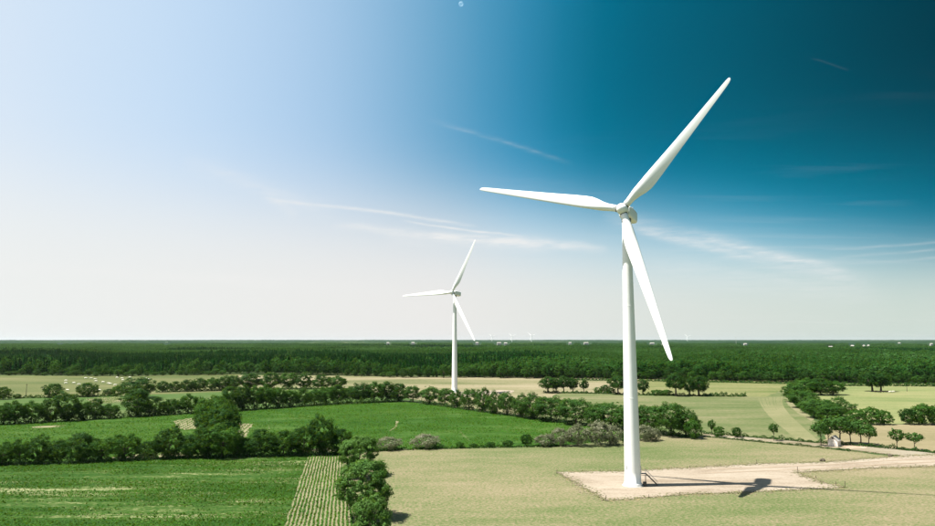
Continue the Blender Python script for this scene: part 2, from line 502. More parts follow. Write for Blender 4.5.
def sheet(name, px, z, mat, step=4.0, amp=0.8, seed=0):
    pts = jitter_poly([at(u, v) for u, v in px], step, amp, seed)
    bm = bmesh.new()
    vsb = [bm.verts.new((p.x, p.y, z)) for p in pts]
    f = bm.faces.new(vsb)
    f.normal_update()
    if f.normal.z < 0:
        bmesh.ops.reverse_faces(bm, faces=[f])
    bmesh.ops.triangulate(bm, faces=[f])
    me = bpy.data.meshes.new(name)
    bm.to_mesh(me)
    bm.free()
    me.materials.append(mat)
    return tag(link(bpy.data.objects.new(name, me)), kind='structure')


bm = bmesh.new()
bmesh.ops.create_circle(bm, cap_ends=True, radius=31000, segments=64)
tag(bm_obj('ground', bm, M['ground']), kind='structure')

CROP_PX = [(-320, 474), (-100, 469), (0, 466), (100, 463), (200, 459), (308, 457), (284, 530), (268, 575), (-420, 575)]
ROWS_PX = [(308, 457), (342, 455), (350, 500), (356, 575), (268, 575), (284, 530)]
MID_PX = [(-320, 436), (0, 425), (205, 413), (236, 411), (400, 401), (470, 410), (570, 424), (655, 437), (560, 446), (400, 449.5),
          (342, 454), (308, 457), (200, 459), (100, 463), (0, 466), (-320, 474)]
sheet('crop_field', CROP_PX, 0.02, M['soil'], 4, 0.5, 1)
sheet('headland_strip', ROWS_PX, 0.03, M['row_soil'], 4, 0.4, 2)
sheet('green_field', MID_PX, 0.04, M['green'], 5, 0.6, 3)
sheet('pale_green_field', [(-320, 402), (0, 398), (120, 396), (235, 391), (350, 388), (412, 399), (400, 401), (236, 411), (205, 413), (0, 425), (-320, 436)], 0.03, M['green2'], 6, 1, 4)
sheet('grazed_field', [(-320, 374), (110, 376), (240, 374), (238, 391), (120, 396), (0, 398), (-320, 402)], 0.05, M['olive'], 8, 1.5, 5)
sheet('dry_pasture', [(640, 378.5), (800, 380.5), (790, 388), (765, 397), (700, 396.3), (640, 395)], 0.09, M['dry_pasture'], 6, 1.5, 31)
sheet('stubble_field', [(238, 375), (560, 377.5), (645, 378.6), (645, 395), (560, 392.5), (524, 416), (470, 410), (412, 399), (350, 388), (238, 391)],
      0.06, M['straw'], 8, 1.5, 6)
sheet('pasture', [(560, 392.5), (700, 396), (765, 396.5), (790, 385), (792, 402), (815, 421), (822, 444), (706, 434), (655, 437), (570, 424), (524, 416)], 0.07, M['pasture'], 6, 1, 7)
sheet('far_pasture', [(796, 383.5), (1250, 385), (1250, 424), (850, 424), (842, 415), (812, 395)], 0.05, M['pasture2'], 6, 1, 8)
sheet('hay_field', [(848, 424.5), (1250, 425), (1250, 462), (935, 452), (870, 446), (822, 443), (830, 426)], 0.06, M['hay'], 6, 1, 9)
sheet('meadow', [(342, 454), (400, 449.5), (560, 446), (655, 437), (706, 435.5), (830, 449), (935, 462), (1300, 475), (1500, 620), (330, 620), (356, 575), (350, 500)], 0.08, M['meadow'], 4, 0.6, 10)
sheet('lane', [(702, 433.3), (760, 438), (822, 443), (880, 447.5), (935, 453.5), (1250, 462), (1250, 472), (935, 460.5), (900, 455.5), (865, 451.5), (816, 446.5), (760, 441.5), (706, 436.2)],
      0.11, M['lane'], 4, 0.5, 11)
PAD_PX = [(557, 472.5), (623, 471.5), (679, 468.3), (720, 466.2), (755, 464.2), (800, 463), (821, 462.6), (860, 459.6), (900, 456.4), (935, 455), (1060, 451),
          (1080, 459), (935, 466.5), (871, 468.6), (816, 471.6), (797, 472.6), (808, 477.5), (829, 484.5), (845, 487.3), (826, 488.8), (800, 489.8),
          (753, 492.5), (690, 494.5), (640, 498.5), (606, 501), (580, 486)]
sheet('pad_verge', PAD_PX, 0.125, M['verge'], 1.0, 2.6, 41)
sheet('turbine_pad', PAD_PX, 0.14, M['pad'], 1.3, 1.0, 12)
sheet('field_path', [(786, 400), (793, 403), (801, 411), (814, 419.5), (811, 421), (797, 413), (788, 405)], 0.10, M['row_soil'], 3, 0.5, 13)
sheet('bare_patch', [(86, 399), (104, 397.3), (119, 396.6), (124, 401), (112, 403), (95, 403.5)], 0.09, M['row_soil'], 3, 1.0, 14)
sheet('bare_patch', [(174, 421), (194, 417.5), (200, 421), (196, 429), (184, 430), (176, 427)], 0.09, M['row_soil'], 3, 1.0, 15)
sheet('bare_patch', [(236, 423), (253, 424), (249, 432), (243, 441), (234, 442)], 0.09, M['row_soil'], 3, 1.0, 16)
sheet('bare_patch', [(28, 427), (50, 425.9), (70, 425), (60, 427), (34, 428)], 0.09, M['row_soil'], 3, 1.2, 17)
sheet('bare_patch', [(108, 457.6), (150, 453), (200, 452), (205, 455.4), (150, 457.8), (118, 459)], 0.09, M['row_soil'], 3, 0.7, 18)
sheet('bare_patch', [(300, 450), (337, 447.5), (339, 451.5), (306, 453.5)], 0.09, M['row_soil'], 3, 0.7, 19)
sheet('bare_patch', [(652, 432), (676, 434.5), (684, 437.5), (660, 438.6), (650, 436)], 0.12, M['row_soil'], 3, 0.6, 20)
sheet('earth_bank', [(840, 446), (856, 444), (868, 445.5), (866, 449), (848, 449.3)], 0.15, M['earth'], 2, 0.5, 21)
sheet('gravel_pad', [(446, 392.8), (500, 390), (514, 390.6), (512, 393), (470, 396), (448, 396)], 0.12, M['pad'], 4, 0.8, 22)
# thin worn lines in the green field
sheet('worn_line', [(396, 421), (398.5, 421), (397, 427), (391, 431), (389, 431), (395, 426.5)], 0.10, M['row_soil'], 3, 0.3, 23)
sheet('worn_line', [(458, 431), (460, 431), (471, 441), (469, 441.4)], 0.10, M['green2'], 3, 0.25, 24)
sheet('worn_line', [(268, 417), (268.9, 417), (269.8, 432), (268.8, 434)], 0.10, M['green2'], 3, 0.25, 25)


# mown swaths curving through the pasture
def ribbon(name, px, width, z, mat):
    pts = [at(u, v) for u, v in px]
    # Catmull-Rom resample
    out = []
    for i in range(len(pts) - 1):
        p0, p1, p2, p3 = pts[max(i - 1, 0)], pts[i], pts[i + 1], pts[min(i + 2, len(pts) - 1)]
        for k in range(10):
            t = k / 10
            out.append(0.5 * ((2 * p1) + (p2 - p0) * t + (2 * p0 - 5 * p1 + 4 * p2 - p3) * t * t + (3 * p1 - p0 - 3 * p2 + p3) * t ** 3))
    out.append(pts[-1])
    bm = bmesh.new()
    prev = None
    for i, p in enumerate(out):
        d = (out[min(i + 1, len(out) - 1)] - out[max(i - 1, 0)]).normalized()
        nn = Vector((-d.y, d.x, 0)) * (width / 2) * rnd.uniform(0.75, 1.2)
        a, b = bm.verts.new((p + nn).to_tuple()[:2] + (z,)), bm.verts.new((p - nn).to_tuple()[:2] + (z,))
        if prev:
            bm.faces.new((prev[0], prev[1], b, a))
        prev = (a, b)
    o = bm_obj(name, bm, mat)
    return tag(o, kind='structure')


L = [(757, 398), (762, 408), (774, 421), (800, 442)]
Rr = [(784, 397), (783, 404), (791, 416), (818, 441)]
for k in range(7):
    f = (k + 0.5) / 7
    ribbon('mown_swath', [(a[0] + (b[0] - a[0]) * f, a[1] + (b[1] - a[1]) * f) for a, b in zip(L, Rr)], 2.4 if k % 2 else 1.5, 0.11 + .006 * k, M['swath'])
for (v0, v1) in ((462.6, 465.5), (466.0, 468.6)):
    ribbon('wheel_track', [(700, v0 + 8), (760, v0 + 5.5), (830, v0 + 2.5), (900, v0 - 2.0), (1000, v0 - 6)], 1.0, 0.18, M['track'])


# ------------------------------------------------------------------ vegetation
def leaf_cloud(P, Nrm, size, r, aspect=0.7):
    """quads at P with normals Nrm"""
    n = len(P)
    Nrm = Nrm / (np.linalg.norm(Nrm, axis=1, keepdims=True) + 1e-9)
    rv = r.normal(size=(n, 3))
    T = np.cross(Nrm, rv)
    T /= np.linalg.norm(T, axis=1, keepdims=True) + 1e-9
    B = np.cross(Nrm, T)
    s = np.asarray(size).reshape(-1, 1) if hasattr(size, '__len__') else size * r.uniform(0.6, 1.3, (n, 1))
    T = T * s * 0.5
    B = B * s * 0.5 * aspect
    lift = Nrm * s * 0.12
    V = np.stack([P - T, P - B * r.uniform(.7, 1.2, (n, 1)) + lift, P + T, P + B * r.uniform(.7, 1.2, (n, 1)) + lift], 1).reshape(-1, 3)
    Fc = np.arange(n * 4, dtype=np.int32).reshape(n, 4)
    return V, Fc


def sph(r, n):
    d = r.normal(size=(n, 3))
    return d / np.linalg.norm(d, axis=1, keepdims=True)


def crown_data(seed, H, W, base, nl, nleaf, leaf, flat=1.0, lr=(0.26, 0.42), top=0.0):
    """lobed crown between height base*H and H, width W. returns verts, faces, tint, lobe centres"""
    r = np.random.default_rng(seed)
    z0, z1 = base * H, H
    cz, rz, rx = (z0 + z1) / 2, (z1 - z0) / 2, W / 2
    cen, rad = [], []
    for i in range(nl):
        d = sph(r, 1)[0]
        if d[2] < -0.5:
            d[2] *= 0.5
        lrad = r.uniform(*lr)
        k = (1.0 - lrad) * r.uniform(0.70, 1.18)
        c = np.array([d[0] * k * rx, d[1] * k * rx, cz + d[2] * k * rz * flat + top * rz])
        cen.append(c)
        rad.append(np.array([lrad * rx * 1.12, lrad * rx * 1.12, lrad * min(rz, rx) * 1.12]))
    cen.append(np.array([0, 0, cz]))
    rad.append(np.array([rx * .68, rx * .68, rz * .80]))
    cen, rad = np.array(cen), np.array(rad)
    # every lobe carries clumps of leaves with gaps between them
    w = (rad[:, 0] ** 2)
    nsub = np.maximum(10, (46 * w / w.max()).astype(int))
    sl = np.repeat(np.arange(len(cen)), nsub)
    sd = sph(r, len(sl))
    sk = r.uniform(0.80, 1.10, (len(sl), 1))
    sc_ = cen[sl] + sd * rad[sl] * sk
    srad = rad[sl].mean(1, keepdims=True) * r.uniform(.20, .36, (len(sl), 1))
    stint = r.normal(size=len(sl)) * .17
    pw_ = srad[:, 0] ** 2
    sub = r.choice(len(sl), size=int(nleaf * 1.9), p=pw_ / pw_.sum())
    which = sl[sub]
    d = sph(r, len(sub)) * np.array([1, 1, .8]) + sd[sub] * .35
    k = r.uniform(0.55, 1.05, (len(sub), 1)) * (1 + .5 * r.uniform(0, 1, (len(sub), 1)) ** 8)
    P = sc_[sub] + d * srad[sub] * k
    d = d * .75 + sd[sub] * .45
    d = d / np.linalg.norm(d, axis=1, keepdims=True)
    inside = np.zeros(len(P))
    for j in range(len(cen)):
        q = np.linalg.norm((P - cen[j]) / rad[j], axis=1)
        inside += ((q < 0.66) & (which != j))
    keep = (inside < 1) & (P[:, 2] > 0.03 * H)
    P, d, which, sub = P[keep][:nleaf], d[keep][:nleaf], which[keep][:nleaf], sub[keep][:nleaf]
    N = d + r.normal(size=P.shape) * 0.38
    V, Fc = leaf_cloud(P, N, leaf, r)
    lt = r.uniform(0.05, 0.85, len(cen))
    tint = np.clip(lt[which] * .6 + .16 + stint[sub] + r.normal(size=len(P)) * 0.15, 0, 1)
    return V, Fc, tint, cen


def trunk_mesh(name, seed, H, base, cen, rad0):
    r = random.Random(seed)
    bm = bmesh.new()
    top = H * (base + 0.45 * (1 - base))
    pts = [Vector((0, 0, -0.3)), Vector((0, 0, 0.4)), Vector((r.uniform(-.2, .2), r.uniform(-.2, .2), top * .4)), Vector((r.uniform(-.4, .4), r.uniform(-.4, .4), top))]
    add_tube(bm, pts, [rad0 * 1.5, rad0 * 1.1, rad0 * .85, rad0 * .4], 8)
    for c in cen[:9]:
        s = pts[2].lerp(pts[3], r.uniform(0.0, 0.8))
        c = Vector(c)
        mid = s.lerp(c, 0.5) + Vector((0, 0, -0.05 * H))
        add_tube(bm, [s, mid, c], [rad0 * .45, rad0 * .28, rad0 * .08], 6)
    me = bpy.data.meshes.new(name)
    bmesh.ops.recalc_face_normals(bm, faces=bm.faces)
    bm.to_mesh(me)
    bm.free()
    for p in me.polygons:
        p.use_smooth = True
    me.materials.append(M['bark'])
    return me


PROTO = {}


def tree_proto(key, seed, H, W, base, nl, nleaf, leaf, mat, flat=1.0, rad0=None, lr=(0.26, 0.42), top=0.0):
    V, Fc, tint, cen = crown_data(seed, H, W, base, nl, nleaf, leaf, flat, lr, top)
    crown = mesh_np('crown', V, Fc, M[mat], False, tint)
    trunk = trunk_mesh('trunk', seed, H, base, cen, rad0 or 0.026 * H)
    PROTO[key] = (crown, trunk, H, W)


for i in range(5):
    tree_proto('broad%d' % i, 100 + i, 14, 12.5, [.03, .06, .0, .08, .02][i], [15, 13, 17, 14, 18][i], 9500, 0.52, ['leaf', 'leaf_dark', 'leaf_dark', 'leaf', 'leaf_dark'][i], lr=(.24, .46))
for i in range(3):
    tree_proto('pale%d' % i, 140 + i, 14, 12, [.06, .02, .10][i], 20, 8500, 0.5, 'leaf_pale')
for i in range(3):
    tree_proto('oak%d' % i, 160 + i, 14, 13, [.24, .28, .22][i], 15, 6500, 0.62, 'leaf_dark', rad0=0.55, lr=(.26, .40))
for i in range(2):
    tree_proto('open%d' % i, 170 + i, 10, 10, [.42, .46][i], 11, 1300, 0.75, 'leaf_pale', rad0=0.22, lr=(.18, .32))
for i in range(3):
    tree_proto('near%d' % i, 180 + i, 14, 12, [.0, .0, .0][i], [26, 30, 26][i], 26000, 0.38, 'leaf_near', lr=(.18, .36))
for i in range(3):
    tree_proto('bush%d' % i, 190 + i, 6, 8, 0.0, 12, 3200, 0.44, ['leaf', 'leaf_dark', 'leaf_pale'][i], rad0=0.12)
for i in range(3):
    tree_proto('scrub%d' % i, 200 + i, 7, 8.5, 0.0, 16, 5200, 0.34, 'leaf_grey', rad0=0.1, lr=(.20, .36))
for i in range(4):
    tree_proto('edge%d' % i, 210 + i, 15, 11, [.06, .1, .05, .08][i], 11, 1700, 0.98, ['leaf', 'leaf_dark', 'leaf_dark', 'leaf'][i])


def place(name, key, u, vb, vt, wpx, label, group=None, cat='tree', wfac=1.0):
    crown, trunk, H0, W0 = PROTO[key]
    p = at(u, vb)
    mpp = CAM_H / (vb - 340.0)
    H = (vb - vt) * mpp
    W = wpx * mpp * wfac
    root = empty(name, (p.x, p.y, 0), rnd.uniform(0, 6.28))
    root.scale = (W / W0, W / W0 * rnd.uniform(.9, 1.1), H / H0)
    link(bpy.data.objects.new('trunk', trunk), root)
    link(bpy.data.objects.new('crown', crown), root)
    tag(root, label, cat, group)
    return root


def pick(kind):
    n = {'broad': 5, 'pale': 3, 'oak': 3, 'open': 2, 'near': 3, 'bush': 3, 'scrub': 3, 'edge': 4}[kind]
    return kind + str(rnd.randrange(n))


ORD = ['first', 'second', 'third', 'fourth', 'fifth', 'sixth', 'seventh', 'eighth', 'ninth', 'tenth', 'eleventh', 'twelfth', 'thirteenth',
       'fourteenth', 'fifteenth', 'sixteenth', 'seventeenth', 'eighteenth', 'nineteenth', 'twentieth', 'twenty-first', 'twenty-second']


def row(items, label, group, kind='broad', name='hedgerow_tree', cat='tree', wfac=1.22, count=None):
    """count: +1 / -1 numbers the plants from the first / last item, '{}' in the label takes the ordinal"""
    n_it = len(items)
    base_label = label
    for i_, it in enumerate(items):
        if count:
            label = base_label.format(ORD[i_ if count > 0 else n_it - 1 - i_])
        k = it[4] if len(it) > 4 else pick(kind)
        place(name, k, it[0], it[1], it[2], it[3], label, group, cat, wfac)


row([(-38, 465, 437, 24), (-17, 465, 440, 22), (2, 464.5, 441, 22), (19, 464, 438, 20), (38, 463.5, 437, 22), (57, 463, 440, 20), (79, 462, 432, 26), (101, 461, 436, 24), (124, 460, 432, 26), (146, 459.5, 441, 18),
     (168, 458.5, 428, 27), (188, 458, 434, 20)],
    '{} tree from the tall clump along the crop field hedgerow', 'hedgerow trees behind the crop field', count=-1)
row([(205, 457.5, 427, 26), (222, 457, 423, 34), (217, 448, 408, 36), (226, 441, 404, 26), (211, 437, 397, 30), (207, 428, 399, 24), (215, 421, 394, 22)],
    'tall dense tree in the big clump across the hedgerow corner', 'trees of the tall clump')
row([(238, 456.5, 435, 16), (247, 456, 437, 18), (261, 456, 428, 24), (283, 455.5, 430, 26), (303, 455, 426, 25), (341, 454, 428, 20)],
    '{} rounded tree from the tall clump towards the striped crop rows', 'hedgerow trees by the headland', count=1)
place('hedgerow_tree', 'broad1', 322, 454.5, 417, 31, 'tallest dark rounded tree at the end of the hedgerow by the crop rows', cat='tree')
place('field_tree', 'near0', 358, 477, 434, 44, 'large bushy tree with a lighter crown where hedgerow meets meadow', cat='tree')
place('field_tree', 'near1', 365, 518, 459, 58, 'biggest dark leafy tree beside the striped crop rows', cat='tree')
place('field_tree', 'near2', 371, 552, 494, 52, 'leafy tree casting a shadow on the dry meadow, lower part cut off', cat='tree')

row([(-28, 426, 400, 18), (-12, 425, 402, 18), (3, 424.5, 402, 16), (15, 424, 400, 18), (31, 423, 400, 18), (49, 422, 398, 18), (67, 421, 393, 22), (82, 420, 401, 14), (95, 419, 398, 16), (110, 418.5, 403, 15),
     (155, 415.5, 397, 19), (171, 414.5, 398, 16), (188, 413.5, 393, 18)],
    '{} tree from the tall clump in the hedgerow beyond the green field', 'hedgerow trees beyond the green field', count=-1)
place('hedgerow_tree', 'broad2', 136, 416.5, 388, 28, 'tall dark tree standing out of the hedgerow beyond the green field', cat='tree')
place('broad_tree', 'broad4', 138, 398, 377.5, 40, 'broad domed dark tree at the edge of the grazed field', cat='tree')
place('round_tree', 'bush1', 53, 397.5, 384, 22, 'round dark bushy tree beside the grazed field, next to a utility pole', cat='tree')
place('round_tree', 'bush1', 88, 396.5, 383, 23, 'round dark bushy tree between the pale patch and the white cattle', cat='tree')
place('round_tree', 'bush1', 3, 399.5, 387, 17, 'dark bushy tree at the end of the low hedge by the grazed field', cat='tree')
row([(108, 396, 389, 10, 'bush1'), (118, 396.5, 386, 11, 'bush0'), (17, 398.5, 394, 8, 'bush1')], 'low dark bush in the hedge along the grazed field', 'low bushes by the grazed field', 'bush', 'hedge_bush', 'bush')
row([(163, 392, 381, 12), (175, 391.6, 381, 12), (187, 391.4, 379.5, 12), (199, 391, 378, 13), (211, 390.7, 377, 13), (223, 390.4, 376.5, 14), (233, 390, 375.5, 14), (250, 389.3, 373, 20),
     (270, 389, 372.5, 20), (288, 388.6, 372, 17), (304, 388.6, 373.5, 17), (322, 388.6, 374.5, 17), (338, 388.6, 375.5, 16)],
    '{} tree of the farthest tree line counted from the domed tree', 'trees of the farthest hedgerow', count=1)
items = []
for k, x in enumerate(range(230, 352, 12)):
    items.append((x, 411.0 - (x - 230) * .072, 385.5 + (3 if 286 < x < 318 else 0) + rnd.uniform(-1.5, 1.5), 16))
items += [(361, 402.5, 383, 16), (374, 402, 381, 18), (387, 401.6, 381.5, 17), (398, 401.4, 383, 15)]
row(items, '{} tree from the tall clump in the tree line behind the bright green field', 'tree line behind the green field', wfac=1.35, count=1)
row([(413, 402, 385.5, 14), (430, 404, 386, 17), (445, 406, 388, 14), (457, 408, 390, 12), (469, 410, 388.5, 14), (483, 412, 388, 15), (495, 414, 391, 13), (507, 415.5, 391, 13), (521, 417.5, 394, 15),
     (533, 419, 393, 19), (551, 421.5, 396, 26), (576, 425, 398, 27), (595, 427.5, 404, 18), (611, 428.5, 402, 29), (630, 431, 404, 24), (650, 433, 405, 24), (671, 436, 402, 28), (686, 436.5, 409, 20)],
    '{} tree of the slanting row counted from the dark round bush', 'slanting row of trees', 'pale', wfac=1.38, count=-1)
place('field_bush', 'bush0', 694, 439, 420, 18, 'round dark bush closing the slanting tree row near the turbine', cat='bush')
row([(548, 393, 377, 17), (556, 392.6, 378, 12), (564, 392.5, 376, 11), (573, 392.5, 378, 10), (618, 394.5, 376.5, 17), (643, 395, 380, 11), (676, 396, 374, 19), (690, 396, 379, 12), (699, 396, 376, 20)],
    '{} dark oak from the hedge end with the low compact hedge', 'oaks across the stubble field', 'oak', 'oak_tree', count=-1)
place('small_tree', 'oak1', 584, 392.8, 380.5, 11, 'little round-headed tree on a thin stem in the stubble hedge', cat='tree')
row([(598, 393, 387, 8), (605, 393.5, 385, 9), (612, 394, 388, 7), (657, 395.5, 390, 12), (666, 395.6, 390, 12)], 'small bush between the oaks of the thin hedge', 'bushes between the oaks', 'bush', 'hedge_bush', 'bush')
row([(795, 402, 383, 17), (804, 408, 390, 20), (812, 413, 396, 16), (819, 418, 399, 22), (829, 421, 404, 19), (838, 417, 397, 21)],
    '{} leafy tree of the curving hedge counted from the wood', 'trees of the curving hedge', 'pale', wfac=1.5, count=1)
row([(800, 394, 380, 12), (808, 395, 377.5, 16), (821, 395, 378, 18), (833, 394.8, 380, 15)], '{} dark tree of the small grove counted from the mown swaths', 'grove by the far pasture', 'broad', wfac=1.45, count=1)
row([(821, 446, 422, 13), (829, 445, 418, 15), (840, 444, 416, 24), (851, 443.5, 420, 18), (861, 444.5, 420, 19), (869, 446, 427, 14)],
    '{} light open tree of the lane group counted from the mown swaths', 'trees round the pale hut', 'open', 'lane_tree', wfac=1.42, count=1)
row([(858, 424.5, 410, 18), (872, 424.5, 408, 20), (884, 424.5, 411, 16)], 'dark rounded bush in the clump between pasture and hay field', 'bush clump by the hay field', 'bush', 'field_bush', 'bush')
row([(909, 424.5, 409, 16), (922, 424.5, 405, 22), (937, 424.5, 406, 20)], 'dense bush of the hedge ending above the hay field', 'bushes above the hay field', 'bush', 'field_bush', 'bush')
place('lane_tree', 'open0', 897, 449, 429, 18, 'flat-topped open tree by the lane, the taller of two', cat='tree')
place('lane_tree', 'open1', 915, 450, 433, 19, 'flat-topped open tree by the lane, the wider lower one of two', cat='tree')
place('lane_tree', 'open1', 774, 441, 423.5, 10, 'small lone tree with a bare stem in the lane hedge', cat='tree')
place('lane_tree', 'open0', 712, 436, 420, 9, 'narrow young tree at the start of the lane hedge', cat='tree')
row([(719, 437, 427, 11), (737, 437.5, 427.5, 9)], 'small round bush sticking out of the lane hedge', 'bushes in the lane hedge', 'bush', 'hedge_bush', 'bush')
place('oak_tree', 'oak0', 872.5, 391.5, 371, 21, 'spreading oak with bare trunk alone in the far pasture, one of a pair', 'pair of oaks in the pasture', wfac=1.1)
place('oak_tree', 'oak2', 881, 391.5, 371.5, 20, 'spreading oak with bare trunk alone in the far pasture, one of a pair', 'pair of oaks in the pasture', wfac=1.1)
row([(388, 450, 437, 25), (425, 448.5, 434, 28)], 'isolated grey-brown willow scrub on the field boundary', 'isolated grey scrub bushes', 'scrub', 'willow_scrub', 'shrub')
row([(545, 446.5, 434, 20), (560, 446, 428, 20), (578, 446, 424.5, 24), (598, 445.5, 421, 26), (613, 445, 425, 20), (645, 441, 425, 20), (654, 440.5, 430, 14)],
    '{} grey-brown scrub bush of the thicket counted from the green field side', 'grey scrub thicket', 'scrub', 'willow_scrub', 'shrub', wfac=1.2, count=1)
row([(527, 446, 434.5, 11), (438, 448.5, 443, 9), (460, 448, 442, 9), (474, 447.5, 443.5, 8), (490, 447.5, 442, 9), (508, 447, 440.5, 10), (626, 443, 431, 12)],
    '{} small green bush on the boundary of green field and meadow', 'boundary bushes', 'bush', 'hedge_bush', 'bush', count=1)
for k in range(4):
    u = -60 + 22 * k

# individual trees along the edge of the distant wood
EDGE = [(-320, 374), (0, 375), (110, 376.5), (240, 374.5), (350, 376), (400, 377.5), (560, 378.5), (700, 380.5), (790, 382.5), (935, 384.5), (1300, 386)]


def edge_v(u):
    return np.interp(u, [e[0] for e in EDGE], [e[1] for e in EDGE])


u = -6.0
while u < 942:
    v = float(edge_v(u)) + rnd.uniform(-.8, .25)
    hpx = rnd.uniform(3.5, 7.5) if u < 400 else rnd.uniform(8, 14)
    hid = 236 < u < 345
    if not hid:
        place('wood_edge_tree', pick('edge'), u, v, v - hpx, rnd.uniform(6, 11) if u < 400 else rnd.uniform(9, 13),
              'dark tree of the front rank of the distant wood', 'front rank of the distant wood')
    u += rnd.uniform(6.2, 8.6) if u < 400 else rnd.uniform(6.5, 9.5)


def hedge(name, px, h, w, leaf, dens, mat, label, cat='hedge', seed=0, kind=None, group=None):
    """a continuous low hedge along a ground polyline"""
    r = np.random.default_rng(seed)
    pts = np.array([at(a, b)[:] for a, b in px])
    seg = np.diff(pts, axis=0)
    ln = np.linalg.norm(seg, axis=1)
    cum = np.concatenate([[0], np.cumsum(ln)])
    tot = cum[-1]
    n = int(tot * dens)
    s = r.uniform(0, tot, n)
    i = np.clip(np.searchsorted(cum, s) - 1, 0, len(seg) - 1)
    f = (s - cum[i]) / ln[i]
    P = pts[i] + seg[i] * f[:, None]
    d = seg[i] / ln[i][:, None]
    nn = np.stack([-d[:, 1], d[:, 0], np.zeros(n)], 1)
    hh = h * (0.7 + 0.35 * np.sin(s * 0.55 + seed) * np.sin(s * 0.23 + 2 * seed) + 0.25 * np.sin(s * 1.7))
    hh = np.clip(hh, 0.25 * h, None)
    a = r.uniform(0, math.pi, n)
    k = r.uniform(0.65, 1.05, n)
    P = P + nn * (np.cos(a) * k * w / 2 * (0.8 + .3 * np.sin(s * .8)))[:, None]
    P[:, 2] = np.sin(a) * k * hh
    N = nn * np.cos(a)[:, None] + np.stack([np.zeros(n), np.zeros(n), np.sin(a)], 1) + r.normal(size=(n, 3)) * .5
    V, Fc = leaf_cloud(P, N, leaf, r)
    tint = np.clip(0.35 + 0.25 * np.sin(s * .31) + r.normal(size=n) * .2, 0, 1)
    c = pts[0].copy()
    V = V - c
    o = link(bpy.data.objects.new(name, mesh_np(name, V, Fc, M[mat], False, tint)))
    o.location = c
    tag(o, label, cat, group, kind)
    return o


hedge('hedge', [(-60, 466.5), (60, 464), (190, 458.6)], 3.2, 4.5, 0.6, 48, 'hedge_leaf', 'low dark hedge under the trees behind the crop field', seed=1)
hedge('hedge', [(190, 458.4), (236, 457.4), (345, 455)], 3.6, 4.5, 0.6, 55, 'hedge_leaf', 'low dark hedge under the trees by the crop headland', seed=2)
hedge('hedge', [(-60, 427), (0, 424.6), (130, 417.4), (205, 413)], 5.0, 5.0, 0.75, 44, 'hedge_leaf', 'low hedge under the trees beyond the green field', seed=3)
hedge('hedge', [(232, 411.6), (330, 405.2), (402, 401.8)], 4.5, 5.0, 0.75, 40, 'hedge_leaf', 'thick undergrowth along the tree line behind the bright green field', seed=4)
hedge('hedge', [(420, 403.5), (500, 414.6), (600, 428), (690, 438)], 3.0, 4.0, 0.7, 34, 'hedge_leaf', 'low hedge under the slanting row of trees', seed=5)
hedge('hedge', [(346, 454), (400, 450.2), (470, 448.4), (560, 446.6)], 1.3, 2.0, 0.5, 36, 'hedge_leaf', 'scruffy low hedge between green field and dry meadow', seed=6)
hedge('hedge', [(0, 398.8), (45, 397.8), (115, 396.4)], 2.6, 4.0, 0.8, 26, 'hedge_leaf', 'low hedge along the near side of the grazed field', seed=7)
hedge('hedge', [(155, 392.6), (235, 390.2), (345, 389)], 3.0, 5.0, 0.9, 24, 'hedge_leaf', 'undergrowth below the farthest tree line', seed=8)
hedge('hedge', [(543, 393), (600, 393.8), (640, 395.2), (712, 396.4)], 2.2, 5.0, 0.9, 26, 'hedge_leaf', 'thin low hedge linking the oaks across the stubble field', seed=9)
hedge('hedge', [(705, 396.4), (730, 396.6), (746, 396.6)], 3.4, 6.0, 0.8, 44, 'leaf_dark', 'compact low hedge running on from the last oak', seed=10)
hedge('hedge', [(701, 433.6), (760, 438.3), (822, 443.5), (868, 446.8), (935, 453.2), (1010, 459)], 1.7, 2.4, 0.5, 44, 'hedge_leaf', 'clipped dark hedge along the far side of the lane', seed=11)
hedge('hedge', [(707, 437.2), (760, 442.4), (815, 447.4), (850, 451.6)], 1.0, 1.6, 0.45, 34, 'hedge_leaf', 'low ragged hedge along the near side of the lane', seed=12)
hedge('hedge', [(790, 384), (792, 400), (806, 411), (822, 420), (845, 419)], 3.0, 5.0, 0.7, 34, 'hedge_leaf', 'undergrowth below the curving hedge of trees', seed=13)
hedge('hedge', [(838, 386), (870, 386), (945, 386.6)], 4.0, 6.0, 1.1, 26, 'leaf_dark', 'dark low hedge in front of the wood by the far pasture', seed=14)
hedge('hedge', [(560, 380), (700, 382), (790, 384)], 2.5, 6.0, 1.1, 20, 'leaf_dark', 'dark low hedge in front of the wood by the stubble field', seed=15)

# rough dry grass along the borders of the turbine pad
for k, pl in enumerate([[(557, 472), (623, 471), (679, 467.8), (755, 463.7), (821, 462), (900, 455.6), (960, 452.8)],
                        [(557, 473), (580, 486.5), (606, 501.5), (640, 499), (690, 495), (753, 493), (826, 489.3), (846, 487.4)],
                        [(935, 467.2), (871, 469.2), (816, 472.2), (798, 473), (829, 485), (845, 487)]]):
    hedge('rough_grass', pl, [.30, .34, .30][k], 2.6, 0.28, 8, 'dry_grass', None, None, 30 + k, 'stuff')
hedge('rough_grass', [(702, 436.6), (760, 441.9), (830, 449.4), (900, 456)], .5, 1.6, 0.4, 18, 'dry_grass', None, None, 34, 'stuff')


